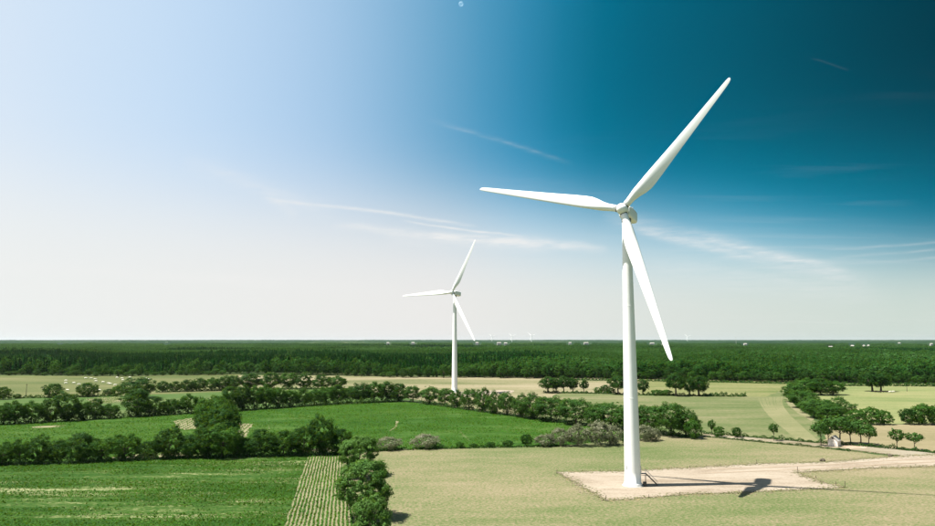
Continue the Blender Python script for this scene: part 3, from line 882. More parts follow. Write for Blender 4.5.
def edge_scatter(name, px, inward, outward, dens, size, mat, seed):
    """flat tufts or stones thinning out across the border of a sheet"""
    r = np.random.default_rng(seed)
    pts = np.array([at(a, b)[:2] for a, b in px])
    nxt = np.roll(pts, -1, 0)
    seg = nxt - pts
    ln = np.linalg.norm(seg, axis=1)
    area = .5 * np.sum(pts[:, 0] * nxt[:, 1] - nxt[:, 0] * pts[:, 1])
    n = int(ln.sum() * dens)
    i = r.choice(len(pts), size=n, p=ln / ln.sum())
    f = r.uniform(0, 1, (n, 1))
    d = seg[i] / ln[i][:, None]
    nn = np.stack([-d[:, 1], d[:, 0]], 1) * (1 if area > 0 else -1)
    off = np.where(r.uniform(size=n) < .7, np.abs(r.normal(size=n)) * inward * .55, -r.uniform(0, 1, n) * outward)
    P = pts[i] + seg[i] * f + nn * off[:, None]
    P3 = np.concatenate([P, np.full((n, 1), .165) + r.uniform(0, .02, (n, 1))], 1)
    N = r.normal(size=(n, 3)) * .06 + np.array([0, 0, 1.0])
    V, Fc = leaf_cloud(P3, N, size * r.uniform(.4, 1.5, n), r, .8)
    c = np.array([P3[0, 0], P3[0, 1], 0])
    o = link(bpy.data.objects.new(name, mesh_np(name, V - c, Fc, M[mat], False, r.uniform(0, 1, n))))
    o.location = c
    tag(o, kind='stuff')


edge_scatter('grass_tufts', PAD_PX, 2.6, .6, 9, .5, 'verge_grass', 51)
edge_scatter('gravel', PAD_PX, .5, 3.5, 9, .40, 'gravel_bits', 52)


def pts_in_poly(P, poly):
    x, y = P[:, 0], P[:, 1]
    ins = np.zeros(len(P), bool)
    n = len(poly)
    for i in range(n):
        x0, y0 = poly[i]
        x1, y1 = poly[(i + 1) % n]
        c = ((y0 > y) != (y1 > y)) & (x < (x1 - x0) * (y - y0) / (y1 - y0 + 1e-12) + x0)
        ins ^= c
    return ins


def vnoise(P, sc, seed):
    """cheap smooth 2-d value noise"""
    r = np.random.default_rng(seed)
    g = r.uniform(0, 1, (128, 128))
    q = P * sc
    i = np.floor(q).astype(int)
    f = q - i
    f = f * f * (3 - 2 * f)
    a = g[i[:, 0] % 128, i[:, 1] % 128]
    b = g[(i[:, 0] + 1) % 128, i[:, 1] % 128]
    c = g[i[:, 0] % 128, (i[:, 1] + 1) % 128]
    d = g[(i[:, 0] + 1) % 128, (i[:, 1] + 1) % 128]
    return (a * (1 - f[:, 0]) + b * f[:, 0]) * (1 - f[:, 1]) + (c * (1 - f[:, 0]) + d * f[:, 0]) * f[:, 1]


def crop(name, px, ang, row_gap, plant_gap, size, seed, thr, stretch=(0.03, 0.16), dens=1.0, zoff=0.05, mat='crop_leaf', holes=()):
    """young crop plants standing in rows; bare where the noise is above thr"""
    r = np.random.default_rng(seed)
    poly = [tuple(at(a, b)[:2]) for a, b in px]
    pa = np.array(poly)
    cx = pa.mean(0)
    rad = np.linalg.norm(pa - cx, axis=1).max()
    ca, sa = math.cos(ang), math.sin(ang)
    rows = np.arange(-rad, rad, row_gap)
    cols = np.arange(-rad, rad, plant_gap)
    A, B = np.meshgrid(cols, rows)
    A = A.ravel() + r.normal(size=A.size) * plant_gap * .3
    B = B.ravel() + r.normal(size=B.size) * row_gap * .10
    B = B + row_gap * .07 * np.sin(A * .31 + B * .9)
    P = np.stack([A * ca - B * sa, A * sa + B * ca], 1) + cx
    ok = pts_in_poly(P, poly)
    for h in holes:
        ok &= ~pts_in_poly(P, [tuple(at(a, b)[:2]) for a, b in h])
    P, A, B = P[ok], A[ok], B[ok]
    q = np.stack([A * stretch[0] + 50, B * stretch[1] + 50], 1)
    nz = .55 * vnoise(q, 1.0, seed) + .3 * vnoise(q, 2.7, seed + 1) + .15 * vnoise(q, 7.0, seed + 2)
    ok = (nz + r.normal(size=len(P)) * 0.06 < thr + .0) & (r.uniform(size=len(P)) < dens)
    P = P[ok]
    n = len(P)
    s = size * r.uniform(.6, 1.35, n)
    P3 = np.concatenate([P, (zoff + s * .3)[:, None]], 1)
    N = r.normal(size=(n, 3)) * .45 + np.array([0, 0, 1.0])
    V, Fc = leaf_cloud(P3, N, s, r, .85)
    tint = np.clip(.45 + .9 * (vnoise(P, .12, seed + 5) - .5) + r.normal(size=n) * .18, 0, 1)
    c = np.array([cx[0], cx[1], 0])
    o = link(bpy.data.objects.new(name, mesh_np(name, V - c, Fc, M[mat], False, tint)))
    o.location = c
    tag(o, kind='stuff')
    return o


ROW_DIR = math.atan2(*(lambda a, b: ((b - a).y, (b - a).x))(at(285, 526), at(308, 458)))
crop('crop_plants', [(max(a, -80), b) for a, b in CROP_PX], R(2), 0.70, 0.36, 0.52, 3, 0.585, mat='crop_near')
crop('crop_rows', ROWS_PX, ROW_DIR, 0.95, 0.24, 0.54, 8, 0.82, (0.08, 0.25))
for k, (pl, gap, th) in enumerate([([(236, 423), (253, 424), (249, 432), (243, 441), (234, 442)], 2.2, .7), ([(174, 421), (194, 417.5), (200, 421), (196, 429), (184, 430), (176, 427)], 2.2, .7),
                              ([(20, 427), (50, 425.5), (75, 424.6), (60, 427.5), (30, 428.5)], 1.1, .55), ([(108, 457.6), (150, 453), (200, 452), (205, 455.4), (150, 457.8), (118, 459)], 1.1, .5),
                              ([(86, 399), (104, 397.3), (119, 396.6), (124, 401), (112, 403), (95, 403.5)], 1.6, .5)]):
    crop('crop_rows', pl, ROW_DIR, gap, 0.5, 0.62, 9 + 5 * k, th, zoff=.12)
# sparser young plants give the big green field its tufted surface
crop('crop_plants', [(max(a, -80), b) for a, b in MID_PX], R(4), 0.95, 0.7, 0.62, 60, 0.62, (0.05, 0.1), zoff=.05,
     holes=([(236, 423), (253, 424), (249, 432), (243, 441), (234, 442)], [(174, 421), (194, 417.5), (200, 421), (196, 429), (184, 430), (176, 427)], [(28, 427), (50, 425.9), (70, 425), (60, 427), (34, 428)]))


# ------------------------------------------------------------------ the distant wood
def forest_proto(kind, seed):
    r = np.random.default_rng(seed)
    if kind == 'conifer':
        H, n = 20.0, 260
        z = r.uniform(0.12, 1.0, n) ** 0.9
        a = r.uniform(0, 6.283, n)
        rad = 3.1 * (1.02 - z) ** 0.75 * r.uniform(.6, 1.05, n)
        P = np.stack([np.cos(a) * rad, np.sin(a) * rad, z * H], 1)
        N = np.stack([np.cos(a), np.sin(a), np.full(n, .6)], 1) + r.normal(size=(n, 3)) * .4
        V, Fc = leaf_cloud(P, N, 1.5, r, .8)
        t = np.clip(.4 + r.normal(size=n) * .2, 0, 1)
        mat = 'conifer'
    else:
        V, Fc, t, cen = crown_data(seed, 15, 10.5, 0.08, 8, 430, 1.35, 1.0, (.3, .46))
        mat = 'broad'
    o = bpy.data.objects.new('forest_' + kind, mesh_np('forest_' + kind, V, Fc, M[mat], False, t))
    return o


pcol = bpy.data.collections.new('forest_parts')       # not linked to the scene: only a source of shapes
protos = []
for i in range(3):
    o = forest_proto('conifer', 300 + i)
    o.name = 'a_conifer_%d' % i
    pcol.objects.link(o)
for i in range(4):
    o = forest_proto('broadleaf', 320 + i)
    o.name = 'b_broadleaf_%d' % i
    pcol.objects.link(o)

CLEAR = []      # clearings round far buildings: (x, y, radius, forward length)
FAR_SHEDS = [(291, 358.2, 5, 0), (388, 343.6, 5, 1), (413, 343.4, 6, 2), (499, 343.6, 8, 3), (505.5, 343.9, 6, 4), (570, 343.4, 5, 5), (586, 343.6, 9, 6), (652, 344.0, 8, 7), (663, 344.2, 4, 8),
             (745, 344.6, 6, 9), (830, 347.4, 7, 10), (852, 346.4, 5, 11), (863.5, 346.2, 3, 12), (868, 346.1, 3, 13), (899, 343.8, 4, 14), (931, 344.6, 5, 15), (477, 343.4, 6, 16), (60, 343.2, 4, 17), (167, 343.3, 4, 18)]


def forest_points():
    r = np.random.default_rng(77)
    out = []
    for (d0, d1, sp) in ((700, 1500, 6.3), (1500, 3000, 8.0), (3000, 6500, 13.0)):
        ys = np.arange(d0, d1, sp)
        for y in ys:
            hw = y * 0.80 + 60
            xs = np.arange(-hw, hw, sp)
            out.append(np.stack([xs + r.uniform(-.45, .45, len(xs)) * sp, np.full(len(xs), y) + r.uniform(-.45, .45, len(xs)) * sp, np.full(len(xs), sp)], 1))
    P = np.concatenate(out)
    cp, sp_ = math.cos(PITCH), math.sin(PITCH)
    X, Y, Z = P[:, 0], P[:, 1], -CAM_H
    depth = Y * cp + Z * sp_
    up = -Y * sp_ + Z * cp
    uu = 467.5 + F_PX * X / depth
    vv = 263 - F_PX * up / depth
    ok = vv < edge_v(uu) - 0.35
    # a few clearings and rides break the canopy up
    ride = np.abs(((X * .32 + Y) % 640) - 320) < 7
    cl = vnoise(np.stack([X * .5, Y], 1) + 1e5, 1 / 420., 5) > 0.90
    ok &= ~(ride & (vv < 366)) & ~(cl & (vv < 362))
    P, uu, vv = P[ok], uu[ok], vv[ok]
    n = len(P)
    patch = vnoise(np.stack([P[:, 0] * .55, P[:, 1]], 1) + 1e5, 1 / 330., 9)
    jit = (patch - .5) * 9 + r.normal(size=n) * .6
    con = (uu < 425 + (patch - .5) * 120) & (vv + jit > 357.5) & (edge_v(uu) - vv > .5 + 1.6 * np.clip(patch - .45, 0, 1))
    con |= (patch + r.normal(size=n) * .04) > 0.80
    con &= r.uniform(size=n) < .93
    idx = np.where(con, r.integers(0, 3, n), r.integers(3, 7, n))
    stand = 0.66 + 0.62 * vnoise(P[:, :2] + 1e5, 1 / 130., 12)
    sc = stand * r.uniform(.72, 1.30, n)
    sc = np.where(con, sc * .78, sc)
    wid = np.where(P[:, 2] > 10, 1.45, np.where(P[:, 2] > 7, 1.1, .95)) * r.uniform(.85, 1.2, n)
    # lower growth in front of the far buildings
    for (u0, v0, w, k) in FAR_SHEDS:
        near = (np.abs(uu - u0) < w * .5 + 2.0) & (vv > v0 - .6) & (vv < v0 + 5.0)
        sc[near] *= 0.35
    loc = np.stack([P[:, 0], P[:, 1], np.zeros(n)], 1)
    return loc, idx, sc, wid, r.uniform(0, 6.283, n)


loc, idx, sc, wid, rz = forest_points()
me = bpy.data.meshes.new('wood')
me.vertices.add(len(loc))
me.vertices.foreach_set('co', loc.astype(np.float32).ravel())
for nm, typ, arr in (('pick', 'INT', idx.astype(np.int32)), ('rz', 'FLOAT', rz.astype(np.float32)), ('sc', 'FLOAT', sc.astype(np.float32)), ('wid', 'FLOAT', (wid * sc).astype(np.float32))):
    a = me.attributes.new(nm, typ, 'POINT')
    a.data.foreach_set('value', arr)
wood = link(bpy.data.objects.new('wood', me))
tag(wood, kind='stuff')
ng = bpy.data.node_groups.new('wood_instances', 'GeometryNodeTree')
ng.interface.new_socket('Geometry', in_out='INPUT', socket_type='NodeSocketGeometry')
ng.interface.new_socket('Geometry', in_out='OUTPUT', socket_type='NodeSocketGeometry')
gi, go = ng.nodes.new('NodeGroupInput'), ng.nodes.new('NodeGroupOutput')
ci = ng.nodes.new('GeometryNodeCollectionInfo')
ci.inputs['Collection'].default_value = pcol
ci.inputs['Separate Children'].default_value = True
ci.inputs['Reset Children'].default_value = True
iop = ng.nodes.new('GeometryNodeInstanceOnPoints')
iop.inputs['Pick Instance'].default_value = True


def named(nm, typ):
    nd = ng.nodes.new('GeometryNodeInputNamedAttribute')
    nd.data_type = typ
    nd.inputs['Name'].default_value = nm
    return nd.outputs['Attribute']


m2p = ng.nodes.new('GeometryNodeMeshToPoints')
cr, cs = ng.nodes.new('ShaderNodeCombineXYZ'), ng.nodes.new('ShaderNodeCombineXYZ')
ng.links.new(named('rz', 'FLOAT'), cr.inputs[2])
w_ = named('wid', 'FLOAT')
ng.links.new(w_, cs.inputs[0])
ng.links.new(w_, cs.inputs[1])
ng.links.new(named('sc', 'FLOAT'), cs.inputs[2])
ng.links.new(gi.outputs[0], m2p.inputs[0])
ng.links.new(m2p.outputs[0], iop.inputs['Points'])
ng.links.new(ci.outputs[0], iop.inputs['Instance'])
ng.links.new(named('pick', 'INT'), iop.inputs['Instance Index'])
e2r = ng.nodes.new('FunctionNodeEulerToRotation')
ng.links.new(cr.outputs[0], e2r.inputs[0])
ng.links.new(e2r.outputs[0], iop.inputs['Rotation'])
ng.links.new(cs.outputs[0], iop.inputs['Scale'])
ng.links.new(iop.outputs[0], go.inputs[0])
md = wood.modifiers.new('instances', 'NODES')
md.node_group = ng


# rolling wooded country out to the horizon
def far_country():
    r = np.random.default_rng(5)
    az = np.linspace(R(-46), R(46), 900)
    d = np.geomspace(5600, 30000, 120)
    D, A = np.meshgrid(d, az, indexing='ij')
    X, Y = D * np.sin(A), D * np.cos(A)
    P = np.stack([X.ravel(), Y.ravel()], 1) + 1e5
    z = 6 + 14 * vnoise(P, 1 / 900., 3) + 16 * vnoise(P, 1 / 260., 4) + r.uniform(-3, 5, len(P))
    hill = np.clip((D.ravel() - 9000) / 9000, 0, 1)
    z += hill * (14 * vnoise(P, 1 / 3800., 8) + 4)
    z = np.where(D.ravel() < 5700, 0, z)
    V = np.stack([X.ravel(), Y.ravel(), z], 1)
    m, n = D.shape
    i = np.arange(m * n).reshape(m, n)
    Fc = np.stack([i[:-1, :-1], i[:-1, 1:], i[1:, 1:], i[1:, :-1]], -1).reshape(-1, 4)
    mat, t = material('far_wood')
    pos = t.n('ShaderNodeNewGeometry').outputs['Position']
    big = t.noise(t.mapping(pos, scale=(.5, 1, 0)), 0.0012, 4, .6)
    fin = t.noise(t.mapping(pos, scale=(1, .4, 0)), 0.02, 3, .6)
    s = t.m('ADD', t.m('MULTIPLY', big, .6), t.m('MULTIPLY', fin, .4))
    col = t.ramp(s, [(.36, C3(.008, .028, .012)), (.50, C3(.016, .040, .016)), (.60, C3(.032, .058, .024)), (.70, C3(.07, .085, .045))])
    finish(t, col, .95, .05)
    o = link(bpy.data.objects.new('hills', mesh_np('hills', V, Fc[:, ::-1], mat)))
    tag(o, kind='structure')


far_country()


# ------------------------------------------------------------------ wind turbines
def airfoil(n=28):
    pts = []
    for k in range(n):
        a = 2 * math.pi * k / n
        x = 0.5 * (1 + math.cos(a))              # 1 at trailing edge, 0 at leading edge
        yt = 5 * (0.2969 * math.sqrt(max(x, 0)) - 0.1260 * x - 0.3516 * x * x + 0.2843 * x ** 3 - 0.1015 * x ** 4)
        pts.append((x, yt if a < math.pi else -yt))
    return pts


ROTOR_R = 46.9
HUB_H = 80.0


def blade_mesh():
    st = [(.032, 2.05, 1.0, 1, 18), (.06, 2.05, 1.0, 1, 18), (.09, 2.2, .92, .85, 17), (.13, 2.85, .64, .45, 15.5), (.17, 3.55, .46, .12, 14), (.21, 3.95, .36, 0, 12), (.25, 4.0, .31, 0, 10.5),
          (.32, 3.75, .265, 0, 8.5), (.40, 3.4, .235, 0, 6.5), (.5, 2.98, .21, 0, 4.8), (.6, 2.6, .19, 0, 3.3), (.7, 2.22, .18, 0, 2.1), (.8, 1.86, .17, 0, 1.2), (.88, 1.58, .165, 0, .6),
          (.94, 1.36, .16, 0, .2), (.975, 1.15, .16, 0, 0), (.99, .9, .16, 0, 0), (.997, .6, .16, 0, 0), (1.0, .25, .16, 0, 0)]
    n = 28
    af = airfoil(n)
    bm = bmesh.new()
    rings = []
    for (r, c, th, circ, tw) in st:
        le = 0.5 * c * circ + (0.30 * c + 0.10) * (1 - circ)
        ring = []
        ca, sa = math.cos(R(tw)), math.sin(R(tw))
        for k, (x, y) in enumerate(af):
            a = 2 * math.pi * k / n
            ax, ay = le - x * c, y * th * c
            cxx, cyy = -0.5 * c * math.cos(a), 0.5 * c * math.sin(a)
            X = ax * (1 - circ) + cxx * circ
            Y = ay * (1 - circ) + cyy * circ
            X, Y = X * ca - Y * sa, X * sa + Y * ca
            Y += 1.6 * max(0, r - .3) ** 2                 # slight prebend upwind
            ring.append(bm.verts.new((X, Y, r * ROTOR_R)))
        rings.append(ring)
    for a, b in zip(rings, rings[1:]):
        for k in range(n):
            bm.faces.new((a[k], a[(k + 1) % n], b[(k + 1) % n], b[k]))
    bm.faces.new(rings[0][::-1])
    bm.faces.new(rings[-1])
    bmesh.ops.recalc_face_normals(bm, faces=bm.faces)
    me = bpy.data.meshes.new('blade')
    bm.to_mesh(me)
    bm.free()
    for p in me.polygons:
        p.use_smooth = True
    me.materials.append(M['paint'])
    return me


BLADE = blade_mesh()
TILT, CONE, OVER = R(5), 0.05, 4.5


def turbine(name, loc, yaw, phase, label, group, detail=True):
    root = empty(name, loc, -yaw)
    tag(root, label, 'wind turbine', group)
    # foundation collar
    bm = bmesh.new()
    add_lathe(bm, [(3.0, -0.5), (3.0, 0.12), (2.92, 0.18), (2.5, 0.19)], 48)
    bm_obj('foundation', bm, M['concrete'], root)
    # tower: three sections with slim flange seams
    bm = bmesh.new()
    prof = [(2.62, .2), (2.62, .75), (2.36, .95)]
    for k in range(1, 25):
        z = 0.95 + (77.6 - 0.95) * k / 24
        prof.append((2.36 - (2.36 - 1.28) * (k / 24) ** 1.05, z))
    add_lathe(bm, prof, 56)
    tower = bm_obj('tower', bm, M['paint'], root, True)
    for z in (25.0, 52.0):
        r0 = 2.36 - (2.36 - 1.28) * ((z - .95) / 76.65) ** 1.05
        bm = bmesh.new()
        add_lathe(bm, [(r0 + .004, z - .11), (r0 + .025, z - .07), (r0 + .025, z + .07), (r0 + .004, z + .11)], 56)
        bm_obj('flange_seam', bm, M['paint'], tower, True)
    if detail:
        # door with landing and stair on the sunless side, facing away from the sun
        side = yaw                                           # local rotation that points the stair along world +X
        rot = Matrix.Rotation(side, 3, 'Z')
        def W(x, y, z):
            return rot @ Vector((x, y, z))
        bm = bmesh.new()
        add_box(bm, W(2.32, 0, 4.55), (.16, .95, 2.1), rot, .06)
        door = bm_obj('door', bm, M['grey_steel'], root)
        bm = bmesh.new()
        add_box(bm, W(2.43, .33, 4.5), (.05, .06, .22), rot)
        bm_obj('handle', bm, M['black_steel'], door)
        bm = bmesh.new()
        add_box(bm, W(3.05, 0, 3.42), (1.5, 1.3, .10), rot)
        for s in (-.55, .55):
            add_box(bm, W(3.7, s, 1.75), (.10, .10, 3.3), rot)
        bm_obj('landing', bm, M['black_steel'], root)
        bm = bmesh.new()
        x0, z0, x1, z1 = 3.8, 3.42, 7.0, 0.25
        Ls = math.hypot(x1 - x0, z1 - z0)
        tl = Matrix.Rotation(math.atan2(z0 - z1, x1 - x0), 3, 'Y')
        for s in (-.52, .52):
            add_box(bm, W((x0 + x1) / 2, s, (z0 + z1) / 2), (Ls, .10, .30), rot @ tl)
        for k in range(13):
            f = (k + .5) / 13
            add_box(bm, W(x0 + (x1 - x0) * f, 0, z0 + (z1 - z0) * f), (.26, .96, .05), rot)
        stair = bm_obj('staircase', bm, M['black_steel'], root)
        for s in (-.56, .56):
            bm = bmesh.new()
            add_tube(bm, [W(2.5, s, z0 + 1.05), W(x0, s, z0 + 1.05), W(x1, s, z1 + 1.0)], .035, 6)
            for f in (0, .33, .66, 1.0):
                add_tube(bm, [W(x0 + (x1 - x0) * f, s, z0 + (z1 - z0) * f), W(x0 + (x1 - x0) * f, s, z0 + (z1 - z0) * f + 1.02)], .03, 6)
            bm_obj('handrail', bm, M['grey_steel'], stair)
        bm = bmesh.new()
        add_box(bm, W(3.15, -1.1, .75), (.9, .8, 1.1), rot, .05)
        bm_obj('cabinet', bm, M['black_steel'], root)
        ang = rot @ Matrix.Rotation(R(-146), 3, 'Z')
        bm = bmesh.new()
        add_box(bm, ang @ Vector((2.31, 0, 5.3)), (.1, .28, 1.1), ang)
        bm_obj('vent', bm, M['grey_steel'], tower)
    # nacelle
    tm = Matrix.Rotation(-TILT, 3, 'X')            # nose (-Y) tipped up
    hubc = Vector((0, -math.cos(TILT) * OVER, HUB_H + math.sin(TILT) * OVER))
    bm = bmesh.new()
    prof = [(-2.2, 1.45, 1.35, 0.0), (-1.6, 1.75, 1.75, 0.0), (0.5, 1.85, 1.95, .05), (5.0, 1.85, 2.0, .1), (6.9, 1.75, 1.85, .15), (7.5, 1.35, 1.45, .2)]
    rings = []
    for (y, hw, hh, dz) in prof:
        ring = []
        for k in range(32):
            a = 2 * math.pi * k / 32
            ex = 0.42
            x = math.copysign(abs(math.cos(a)) ** ex, math.cos(a)) * hw
            z = math.copysign(abs(math.sin(a)) ** ex, math.sin(a)) * hh
            ring.append(bm.verts.new(tm @ Vector((x, y, z + dz)) + Vector((0, 0, HUB_H))))
        rings.append(ring)
    for a, b in zip(rings, rings[1:]):
        for k in range(32):
            bm.faces.new((a[k], a[(k + 1) % 32], b[(k + 1) % 32], b[k]))
    bm.faces.new(rings[0][::-1])
    bm.faces.new(rings[-1])
    nac = bm_obj('nacelle', bm, M['paint'], root, False)
    bm = bmesh.new()
    add_lathe(bm, [(1.30, 77.0), (1.42, 77.4), (1.42, 78.3)], 40)
    bm_obj('yaw_ring', bm, M['dark_gap'], root)
    bm = bmesh.new()
    for s in (-.5, .5):
        add_tube(bm, [tm @ Vector((s, 6.2, 2.0)) + Vector((0, 0, HUB_H)), tm @ Vector((s, 6.2, 3.6)) + Vector((0, 0, HUB_H))], .05, 6)
    add_tube(bm, [tm @ Vector((-.7, 6.2, 3.3)) + Vector((0, 0, HUB_H)), tm @ Vector((.7, 6.2, 3.3)) + Vector((0, 0, HUB_H))], .05, 6)
    bm_obj('weather_mast', bm, M['grey_steel'], nac)
    # main bearing between nacelle and hub, then the spinner
    n_ax = Vector((0, -math.cos(TILT), math.sin(TILT)))
    ax = n_ax.to_track_quat('Z', 'Y').to_matrix().to_4x4()
    ax.translation = hubc
    bm = bmesh.new()
    add_lathe(bm, [(1.15, -2.6), (1.3, -2.2), (1.3, -1.3), (1.5, -1.2)], 40, ax)
    bm_obj('bearing', bm, M['dark_gap'], root, True)
    bm = bmesh.new()
    sp = [(1.50, -1.35), (1.66, -1.2), (1.72, -.2), (1.68, .6), (1.5, 1.25), (1.15, 1.8), (.7, 2.15), (.3, 2.3), (.05, 2.34)]
    add_lathe(bm, sp, 40, ax)
    hub = bm_obj('hub', bm, M['paint'], root, True)
    s_ax = Vector((1, 0, 0))
    u_ax = s_ax.cross(n_ax)
    if u_ax.z < 0:
        u_ax = -u_ax
    for k in range(3):
        q = phase + k * 2 * math.pi / 3
        d = s_ax * math.cos(q) + u_ax * math.sin(q)
        t_ = -s_ax * math.sin(q) + u_ax * math.cos(q)
        d2 = (d * math.cos(CONE) + n_ax * math.sin(CONE)).normalized()
        y_ = d2.cross(t_).normalized()
        mtx = Matrix((t_, y_, d2)).transposed().to_4x4()
        mtx.translation = hubc
        b = link(bpy.data.objects.new('blade', BLADE), root)
        b.matrix_local = mtx
        bm = bmesh.new()
        add_lathe(bm, [(1.04, 1.35), (1.10, 1.45), (1.10, 1.72), (1.0, 1.78)], 32)
        c = bm_obj('blade_collar', bm, M['dark_gap'], b, True)
    return root


main_pos = at(633, 486)
turbine('wind_turbine', (main_pos.x, main_pos.y, 0.12), R(26.9), R(47.8),
        'tall white wind turbine on the sandy pad with black stair at its foot', None)
t2 = turbine('wind_turbine', (-10.4, 572, 0.1), R(30.5), R(62.5),
             'white wind turbine standing in the stubble field behind the tree row', None, False)
far_t = None
for k, (u0, hp, d, ph) in enumerate([(492, 7, 7600, 20), (512, 8, 7000, 60), (531.5, 9, 6400, 95), (687.5, 7, 8000, 40)]):
    dd = px_dir(u0, 341)
    p = Vector((dd.x / dd.y * d, d, 0))
    if far_t is None:
        far_t = turbine('far_wind_turbine', p, R(28), R(ph), 'tiny white wind turbine on the wooded horizon', 'turbines on the horizon', False)
    else:
        c = copy_tree(far_t)
        c.location = p
        c.rotation_euler = (0, 0, -R(28 + 4 * k))


# ------------------------------------------------------------------ small things
def post(u, v, h, rad=.07, label='short wooden fence post on the border of the turbine pad', group='pad fence posts', lean=.05):
    p = at(u, v)
    bm = bmesh.new()
    add_tube(bm, [(0, 0, -.2), (0, 0, h * .92), (0, 0, h)], [rad, rad * .95, rad * .5], 7)
    o = bm_obj('fence_post', bm, M['post'])
    o.location = (p.x, p.y, 0.08)
    o.rotation_euler = (rnd.uniform(-lean, lean), rnd.uniform(-lean, lean), 0)
    return tag(o, label, 'post', group)


for (u, v, h) in [(557, 474, 1.5), (606, 501.5, 1.5), (649, 498, .9), (680, 495.2, .8), (739, 493.4, .9), (690, 468, .8), (720, 466.2, .8),
                  (600, 472, .7), (757, 464.4, 1.5), (798, 473, 2.0), (816, 478.4, .8), (836, 485.6, 1.1), (845, 487.2, 1.7), (800, 490.4, .7)]:
    post(u, v, h, .08)


# stacks of stone blocks by the pad entrance
def boulder(u, v, s, label, group=None):
    p = at(u, v)
    bm = bmesh.new()
    bmesh.ops.create_icosphere(bm, subdivisions=2, radius=s)
    for q in bm.verts:
        q.co *= rnd.uniform(.82, 1.12)
        q.co.z = max(q.co.z * .75, -s * .4)
    o = bm_obj('heap', bm, M['post'])
    o.location = (p.x, p.y, s * .35 + .08)
    return tag(o, label, 'heap', group)


boulder(822.5, 461.5, 1.0, 'dark brush heap beside the sandy track')
boulder(890, 456.5, .9, 'dark brush heap at the junction of track and lane')


def pole(u, vb, vt, label, cross=True):
    p = at(u, vb)
    H = (vb - vt) * CAM_H / (vb - 340)
    root = empty('utility_pole', (p.x, p.y, 0))
    bm = bmesh.new()
    add_tube(bm, [(0, 0, -.3), (0, 0, H)], [.22, .15], 8)
    bm_obj('mast', bm, M['post'], root)
    if cross:
        bm = bmesh.new()
        add_box(bm, (0, 0, H - .6), (1.8, .14, .16))
        bm_obj('crossarm', bm, M['post'], root)
    return tag(root, label, 'pole')


pole(26, 396.5, 384, 'thin dark utility pole at the edge of the grazed field')
pole(907, 391.5, 386, 'thin dark pole standing in the open far pasture', False)


# cattle
def cow_meshes():
    me = bpy.data.meshes.new('body')
    V = [(0.00, 0, 1.02), (0.55, 0, 1.04), (-0.55, 0, 1.05), (-0.85, 0, 1.08), (0.85, 0, 1.10), (1.10, 0, 1.12), (1.32, 0, .98), (1.55, 0, .72), (1.68, 0, .52)]
    rad = [.40, .38, .38, .30, .32, .22, .17, .15, .10]
    E = [(0, 1), (0, 2), (2, 3), (1, 4), (4, 5), (5, 6), (6, 7), (7, 8)]
    for (root, x, back) in ((4, .72, 0), (3, -.78, 1)):
        for s in (-1, 1):
            b = len(V)
            if back:
                V += [(x - .02, s * .22, .82), (x + .05, s * .24, .58), (x - .10, s * .24, .40), (x - .06, s * .24, .06)]
            else:
                V += [(x, s * .20, .80), (x + .02, s * .21, .46), (x, s * .21, .26), (x + .02, s * .21, .06)]
            rad += [.17, .11, .075, .07]
            E += [(root, b), (b, b + 1), (b + 1, b + 2), (b + 2, b + 3)]
    b = len(V)
    V += [(-1.05, 0, 1.12), (-1.13, 0, .80), (-1.12, 0, .45)]
    rad += [.06, .035, .06]
    E += [(3, b), (b, b + 1), (b + 1, b + 2)]
    b = len(V)
    V += [(1.40, .20, .98), (1.40, -.20, .98)]
    rad += [.05, .05]
    E += [(6, b), (6, b + 1)]
    me.from_pydata(V, E, [])
    tmp = bpy.data.objects.new('tmp_body', me)
    COL.objects.link(tmp)
    sk = tmp.modifiers.new('skin', 'SKIN')
    for i, r_ in enumerate(rad):
        me.skin_vertices[0].data[i].radius = (r_, r_)
    me.skin_vertices[0].data[0].use_root = True
    ss = tmp.modifiers.new('sub', 'SUBSURF')
    ss.levels = ss.render_levels = 1
    dg = bpy.context.evaluated_depsgraph_get()
    res = bpy.data.meshes.new_from_object(tmp.evaluated_get(dg))
    COL.objects.unlink(tmp)
    bpy.data.objects.remove(tmp)
    for p in res.polygons:
        p.use_smooth = True
    out = []
    for m in ('cow_white', 'cow_dark'):
        c = res.copy()
        c.name = m
        c.materials.clear()
        c.materials.append(M[m])
        out.append(c)
    return out


COW_W, COW_D = cow_meshes()


def cow(u, v, me, label, group, s=1.0):
    p = at(u, v)
    o = link(bpy.data.objects.new('cow', me))
    o.location = (p.x, p.y, 0.04)
    o.rotation_euler = (0, 0, rnd.choice((0, math.pi)) + rnd.uniform(-.6, .6))
    o.scale = (s, s, s)
    return tag(o, label, 'cow', group)


for (zx, zy) in [(22, 145), (200, 86), (200, 106), (265, 105), (305, 116), (215, 162), (355, 66), (400, 68), (428, 75), (437, 91), (490, 98), (535, 108), (585, 121), (640, 68), (645, 82), (465, 162), (820, 66), (850, 75), (598, 62), (700, 60), (545, 112)]:
    cow(40 + zx / 7.79, 370 + zy / 7.79 + .5, COW_W, 'white cow grazing in the field before the conifer wood', 'white cattle in the grazed field', 1.25)
for (u, v) in [(876, 392.6), (879.5, 392.9), (882.5, 392.7), (887.5, 392.8)]:
    cow(u, v, COW_D, 'dark cow in the shade of the pasture oaks', 'dark cattle under the oaks', 1.15)
for (u, v) in [(890.5, 393), (893.5, 392.9)]:
    cow(u, v, COW_W, 'white cow just outside the shade of the pasture oaks', 'white cattle by the oaks', 1.15)


